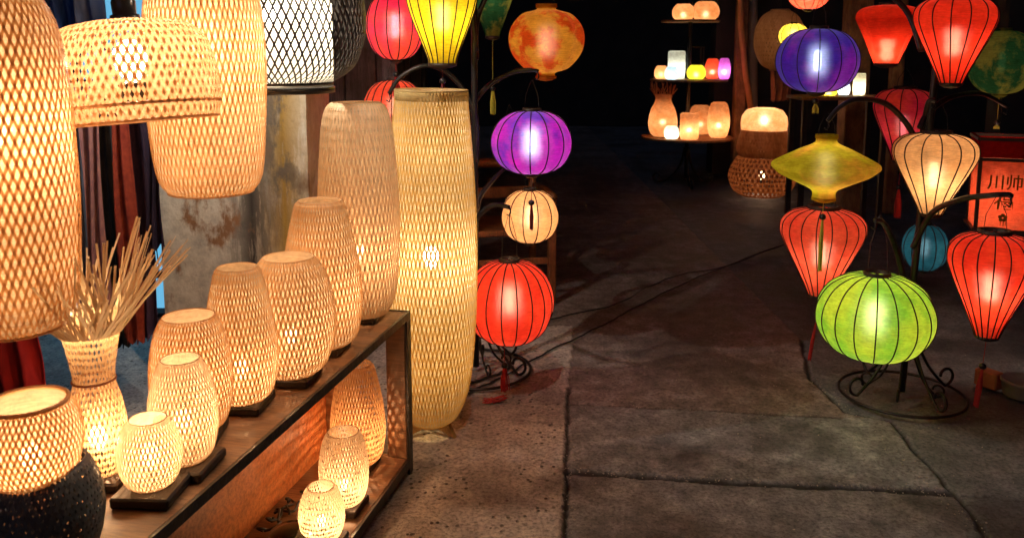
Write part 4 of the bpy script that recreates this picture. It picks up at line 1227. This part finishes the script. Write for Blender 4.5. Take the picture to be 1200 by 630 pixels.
# ------------------------------------------------------------------ right background: table row, wicker ball, pipes, cloth
dtb = 7.2
tb = empty('sales_table', (P(985, 60, dtb).x, dtb, 0)); tag(tb, 'dark narrow sales table behind the violet lantern', 'table')
zt_ = P(985, 112, dtb).z
MB().box((0, 0, zt_ - .015), (.75, .4, .03), bev=.005).build('table_top', M['post_wood'], tb)
for sx in (-1, 1):
    for sy in (-1, 1): MB().box((sx * .33, sy * .16, (zt_ - .031) / 2), (.04, .04, zt_ - .031)).build('leg', M['wood_black'], tb)
paper_lamp('yellow oval lamp at the left of the dark sales table', 971, 98, 112, 10, dtb - .1, BALL, S_lem, .6, zt_ + .001, 'lamps on the sales table', (1, .95, .5))
paper_lamp('bluish white ball lamp in the middle of the dark sales table', 989, 95, 111, 7, dtb, BALL, S_wht, .5, zt_ + .001, 'lamps on the sales table', (.75, .9, 1))
paper_lamp('cream cylinder lamp at the right of the dark sales table', 1007, 86, 112, 7, dtb, CYL, S_wht, .6, zt_ + .001, 'lamps on the sales table', (1, .85, .5))
wb = woven_lamp('wicker_ball', 'large dim brown wicker ball hanging beside the pipe', 'wicker ball', 913, 12, 82, 29, 7.6, [(.3, 0), (.7, .1), (.95, .32), (1, .5), (.93, .72), (.7, .9), (.35, 1)], 44, 5, 'bamboo', 0.22, bulbz=.5, fill=.7, rim=.008)
cord(wb, .5, 1.4, .005)
def cloth(name, label, cat, u0, u1, v0, v1, d, mat, folds=3, amp=.02, parent=None, group=None, fringe=False, seed=0, thick=.006, taper=0.0, nz=26):
    rnd = random.Random(seed)
    a, b = P(u0, v0, d), P(u1, v0, d)
    zt, zb = a.z, P(u0, v1, d).z
    W = b.x - a.x; nx = folds * 10
    V = []; Fc = []
    ph = rnd.uniform(0, 6)
    for side in (0, 1):
        for k in range(nz + 1):
            t = k / nz
            for i in range(nx + 1):
                s = i / nx
                sq = 1 - taper * (1 - t)
                x = a.x + W * (.5 + (s - .5) * sq) + .008 * math.sin(5 * t + ph + s * 3)
                y = d + amp * math.sin(2 * PI * folds * s + ph + .8 * math.sin(2.2 * t + ph)) * (.5 + .5 * t) + side * thick
                z = zt + (zb - zt) * t
                if k == nz: z += .02 * math.sin(s * 23 + ph) * .6
                V.append((x, y, z))
    n1 = (nx + 1) * (nz + 1)
    for k in range(nz):
        for i in range(nx):
            q = k * (nx + 1) + i
            Fc.append((q, q + nx + 1, q + nx + 2, q + 1))
            Fc.append((n1 + q, n1 + q + 1, n1 + q + nx + 2, n1 + q + nx + 1))
    for k in range(nz):
        for i in (0, nx):
            q = k * (nx + 1) + i; Fc.append((q, q + nx + 1, n1 + q + nx + 1, n1 + q))
    for i in range(nx):
        for k in (0, nz):
            q = k * (nx + 1) + i; Fc.append((q, q + 1, n1 + q + 1, n1 + q))
    o = mesh(name, V, Fc, mat, parent, True)
    tag(o, label, cat, group)
    if fringe:
        m = MB()
        for i in range(int(W / .008)):
            x = a.x + W * rnd.random(); L = rnd.uniform(.03, .10)
            m.tube([(x, d + .003, zb + .015), (x + rnd.uniform(-.01, .01), d + .003, zb - L)], .0022, 4)
        f = m.build('fringe', mat, o)
    return o
def fabric(name, c1, c2, scale=12, stretch=(1, 1, 1)):
    return solid(name, c1, c2, scale, 0.9, 0, 0.4, stretch, 0.15)
GS = 'shawls hanging in a row left of the pillar'
cloth('shawl', 'grey blue shawl, leftmost of the row behind the frayed vase', 'shawl', 74, 92, 100, 372, 3.30, fabric('slate_blue_cloth', (.10, .12, .17), (.06, .07, .11)), 2, .02, group=GS, seed=1)
cloth('shawl', 'dusty mauve pink patterned shawl', 'shawl', 88, 113, 96, 392, 3.22, fabric('mauve_cloth', (.34, .17, .16), (.22, .10, .12), 25), 2, .018, group=GS, seed=2)
cloth('shawl', 'charcoal shawl between the mauve and the rust red one', 'shawl', 106, 130, 96, 405, 3.34, fabric('charcoal_cloth', (.045, .045, .05), (.025, .03, .035)), 2, .02, group=GS, seed=3)
cloth('shawl', 'rust red speckled shawl', 'shawl', 124, 148, 96, 400, 3.24, fabric('rust_cloth', (.30, .055, .03), (.16, .025, .02), 30), 2, .02, group=GS, seed=4)
cloth('shawl', 'dark violet shawl right of the rust red one', 'shawl', 143, 170, 96, 395, 3.32, fabric('violet_cloth', (.065, .04, .09), (.04, .025, .06)), 2, .022, group=GS, seed=5)
cloth('shawl', 'short black violet shawl with a ragged fringe, next to the pillar', 'shawl', 163, 183, 96, 290, 3.26, fabric('black_violet_cloth', (.03, .02, .045), (.018, .014, .03)), 2, .02, group=GS, fringe=True, seed=6)
cloth('curtain', 'dark blue striped cloth hanging at the top left behind the dome pendant', 'curtain', 40, 84, -60, 70, 3.9, fabric('navy_cloth', (.02, .03, .10), (.03, .08, .28), 6, (9, 1, .2)), 3, .03, seed=7)
cloth('curtain', 'blue grey drape swept aside beside the cold blue window', 'curtain', 82, 112, -60, 60, 3.8, fabric('steel_blue_cloth', (.05, .10, .30), (.12, .14, .22), 5, (8, 1, .3)), 2, .03, seed=8, taper=-.3)
rl = MB().tube([P(60, 97, 3.29), P(186, 97, 3.29)], .012, 10).build('hanging_rail', M['iron']); tag(rl, 'dark rail the row of shawls hangs on, behind the dome pendant', 'rail')
cloth('red_cloth', 'deep red cloth hanging behind the bowl lamp at the left edge', 'cloth', -30, 38, 370, 520, 2.1, fabric('deep_red_cloth', (.26, .012, .012), (.14, .008, .01), 14), 3, .03, seed=9)
cloth('hanging_cloth', 'brown crumpled cloth hanging under the wicker ball', 'cloth', 905, 930, 70, 118, 8.9, fabric('brown_cloth', (.30, .12, .07), (.12, .05, .035), 9), 3, .05, seed=10, nz=14)
pm = MB().tube([P(868, -60, 9.5), P(868, 30, 9.5), P(874, 90, 9.5), P(880, 128, 9.5)], .034, 10).build('copper_pipe', solid('copper_pipe', (.75, .34, .14), (.6, .25, .09), 8, .5), None, True)
tag(pm, 'thin bent copper coloured pipe running down the shop front', 'pipe')
pts = []; rsx = []
for k in range(160):
    t = k / 159; p = P(882, -60 + 190 * t, 9.7); pts.append(p); rsx.append(.060 if k % 2 else .052)
hsq = MB().tube(pts, rsx, 12).build('corrugated_hose', solid('grey_hose', (.34, .25, .18), (.26, .18, .13), 8, .6), None, True)
tag(hsq, 'grey corrugated hose next to the copper pipe', 'hose')

# low round pot and a brick at the right edge
gp_ = G(1200, 462); 
pot = empty('stone_pot', (gp_.x, gp_.y, 0)); tag(pot, 'low round grey stone pot with pale rim at the right edge', 'pot')
MB().lathe([(.080, -.002), (.085, .02), (.09, .05), (.094, .054), (.094, .066), (.082, .068), (.08, .058), (1e-3, .055)], 32, cap=False).build('bowl', solid('grey_stone', (.16, .15, .15), (.10, .095, .10), 14, .8, 0, .5), pot, True)
bk = G(1158, 452)
b_ = MB().box((bk.x, bk.y, .035), (.06, .10, .075), .5, .006).build('brick', solid('orange_brick', (.42, .17, .07), (.32, .11, .05), 16, .85, 0, .5)); tag(b_, 'small orange brick standing beside the stone pot', 'brick')

# wooden chair behind the left lanterns
dc = 5.0
ch = empty('chair', (P(592, 60, dc).x, dc, 0), R(12)); tag(ch, 'brown wooden armchair in the dark behind the left silk lanterns', 'chair')
for sx in (-1, 1):
    MB().box((sx * .23, -.22, .30), (.045, .045, .60), bev=.006).build('leg', M['chair_wood'], ch)
    MB().tube([(sx * .22, .22, 0), (sx * .22, .22, .45), (sx * .225, .26, .74)], .024, 8).build('leg', M['chair_wood'], ch)
    MB().tube([(sx * .235, -.24, .62), (sx * .245, 0, .63), (sx * .235, .22, .62)], .022, 8).build('armrest', M['chair_wood'], ch, True)
MB().box((0, 0, .42), (.48, .46, .035), bev=.008).build('seat', M['chair_wood'], ch)
MB().tube([(-.23, .26, .74), (-.1, .30, .76), (.1, .30, .76), (.23, .26, .74)], .03, 8).build('backrest', M['chair_wood'], ch, True)
MB().box((0, .25, .58), (.42, .02, .07), bev=.006).build('back_slat', M['chair_wood'], ch)
MB().box((0, -.22, .25), (.42, .02, .04), bev=.004).build('stretcher', M['chair_wood'], ch)

# ------------------------------------------------------------------ cables
RUB = solid('black_rubber', (.012, .012, .014), (.02, .02, .022), 20, .45)
def cable(label, uv, r=.0045, seed=0, z=.006, name='cable'):
    rnd = random.Random(seed)
    pts = spline([tuple(G(u, v)) for u, v in uv], 10)
    q = []
    for i, p in enumerate(pts):
        q.append((p[0] + .006 * math.sin(i * .9 + seed) + rnd.uniform(-.003, .003), p[1] + rnd.uniform(-.004, .004), z))
    o = MB().tube(q, r, 6).build(name, RUB, None, True); tag(o, label, 'cable', 'black power cables lying across the lane')
    return o
cable('long black cable running from beside the tall floor lamp across the lane', [(530, 472), (560, 456), (590, 442), (640, 414), (700, 385), (760, 353), (820, 325), (905, 292), (960, 275)], .0048, 1)
cable('thinner black cable joining the first one from the red lantern', [(600, 380), (640, 376), (675, 368), (720, 358), (762, 336), (800, 322), (850, 313), (908, 290)], .0042, 2)
cable('black cable curving out behind the iron ring foot of the left stand', [(500, 455), (530, 453), (560, 447), (590, 436), (600, 425)], .006, 3)

# clutter on the lower shelf
rnd = random.Random(12)
for i in range(6):
    c = S(rnd.uniform(.35, 1.1), SD - rnd.uniform(.04, .10), 0.065)
    pts = []
    for k in range(14):
        a = k * .7 + rnd.uniform(-.3, .3); rr = .022 + .018 * math.sin(k * 1.3 + i)
        pts.append(tuple(c + ez * (rr * math.cos(a) + .012 * (k - 7)) + ed * (rr * .8 * math.sin(a)) + Vector((0, 0, -.004 + .016 * abs(math.sin(k * .9 + i))))))
    o = MB().tube([tuple(p) for p in spline(pts, 4)], .004, 6).build('lamp_flex', RUB, None, True)
    tag(o, ['coiled black flex lying', 'tangled black flex heaped', 'looped black flex spread', 'knotted black flex squeezed', 'curled black flex piled', 'slack black flex dropped'][i] + ' against the back panel of the lower shelf', 'cable', 'tangled lamp flexes on the lower shelf')
c = S(.88, SD - .07, .1)
plg = MB().lathe([(.009, 0), (.013, .006), (.013, .03), (.008, .036), (.008, .045)], 14).build('lamp_plug', solid('cream_plastic', (.7, .5, .35), (.6, .42, .3), 9, .4), None, True)
plg.location = tuple(S(.50, .17, .085)); plg.rotation_euler = (.9, .4, .3); tag(plg, 'pale plug lying among the tangled flexes', 'plug')
gbw = G(342, 640, 0.065)
bw = MB().lathe([(.03, 0), (.055, .01), (.068, .035), (.060, .055), (.03, .062), (1e-3, .064)], 32, cap=False).build('glass_dish', solid('black_glass', (.01, .012, .008), (.02, .02, .01), 5, .12), None, True)
bw.location = (gbw.x, gbw.y, 0.0565); tag(bw, 'dark glossy round dish at the near end of the lower shelf', 'dish')
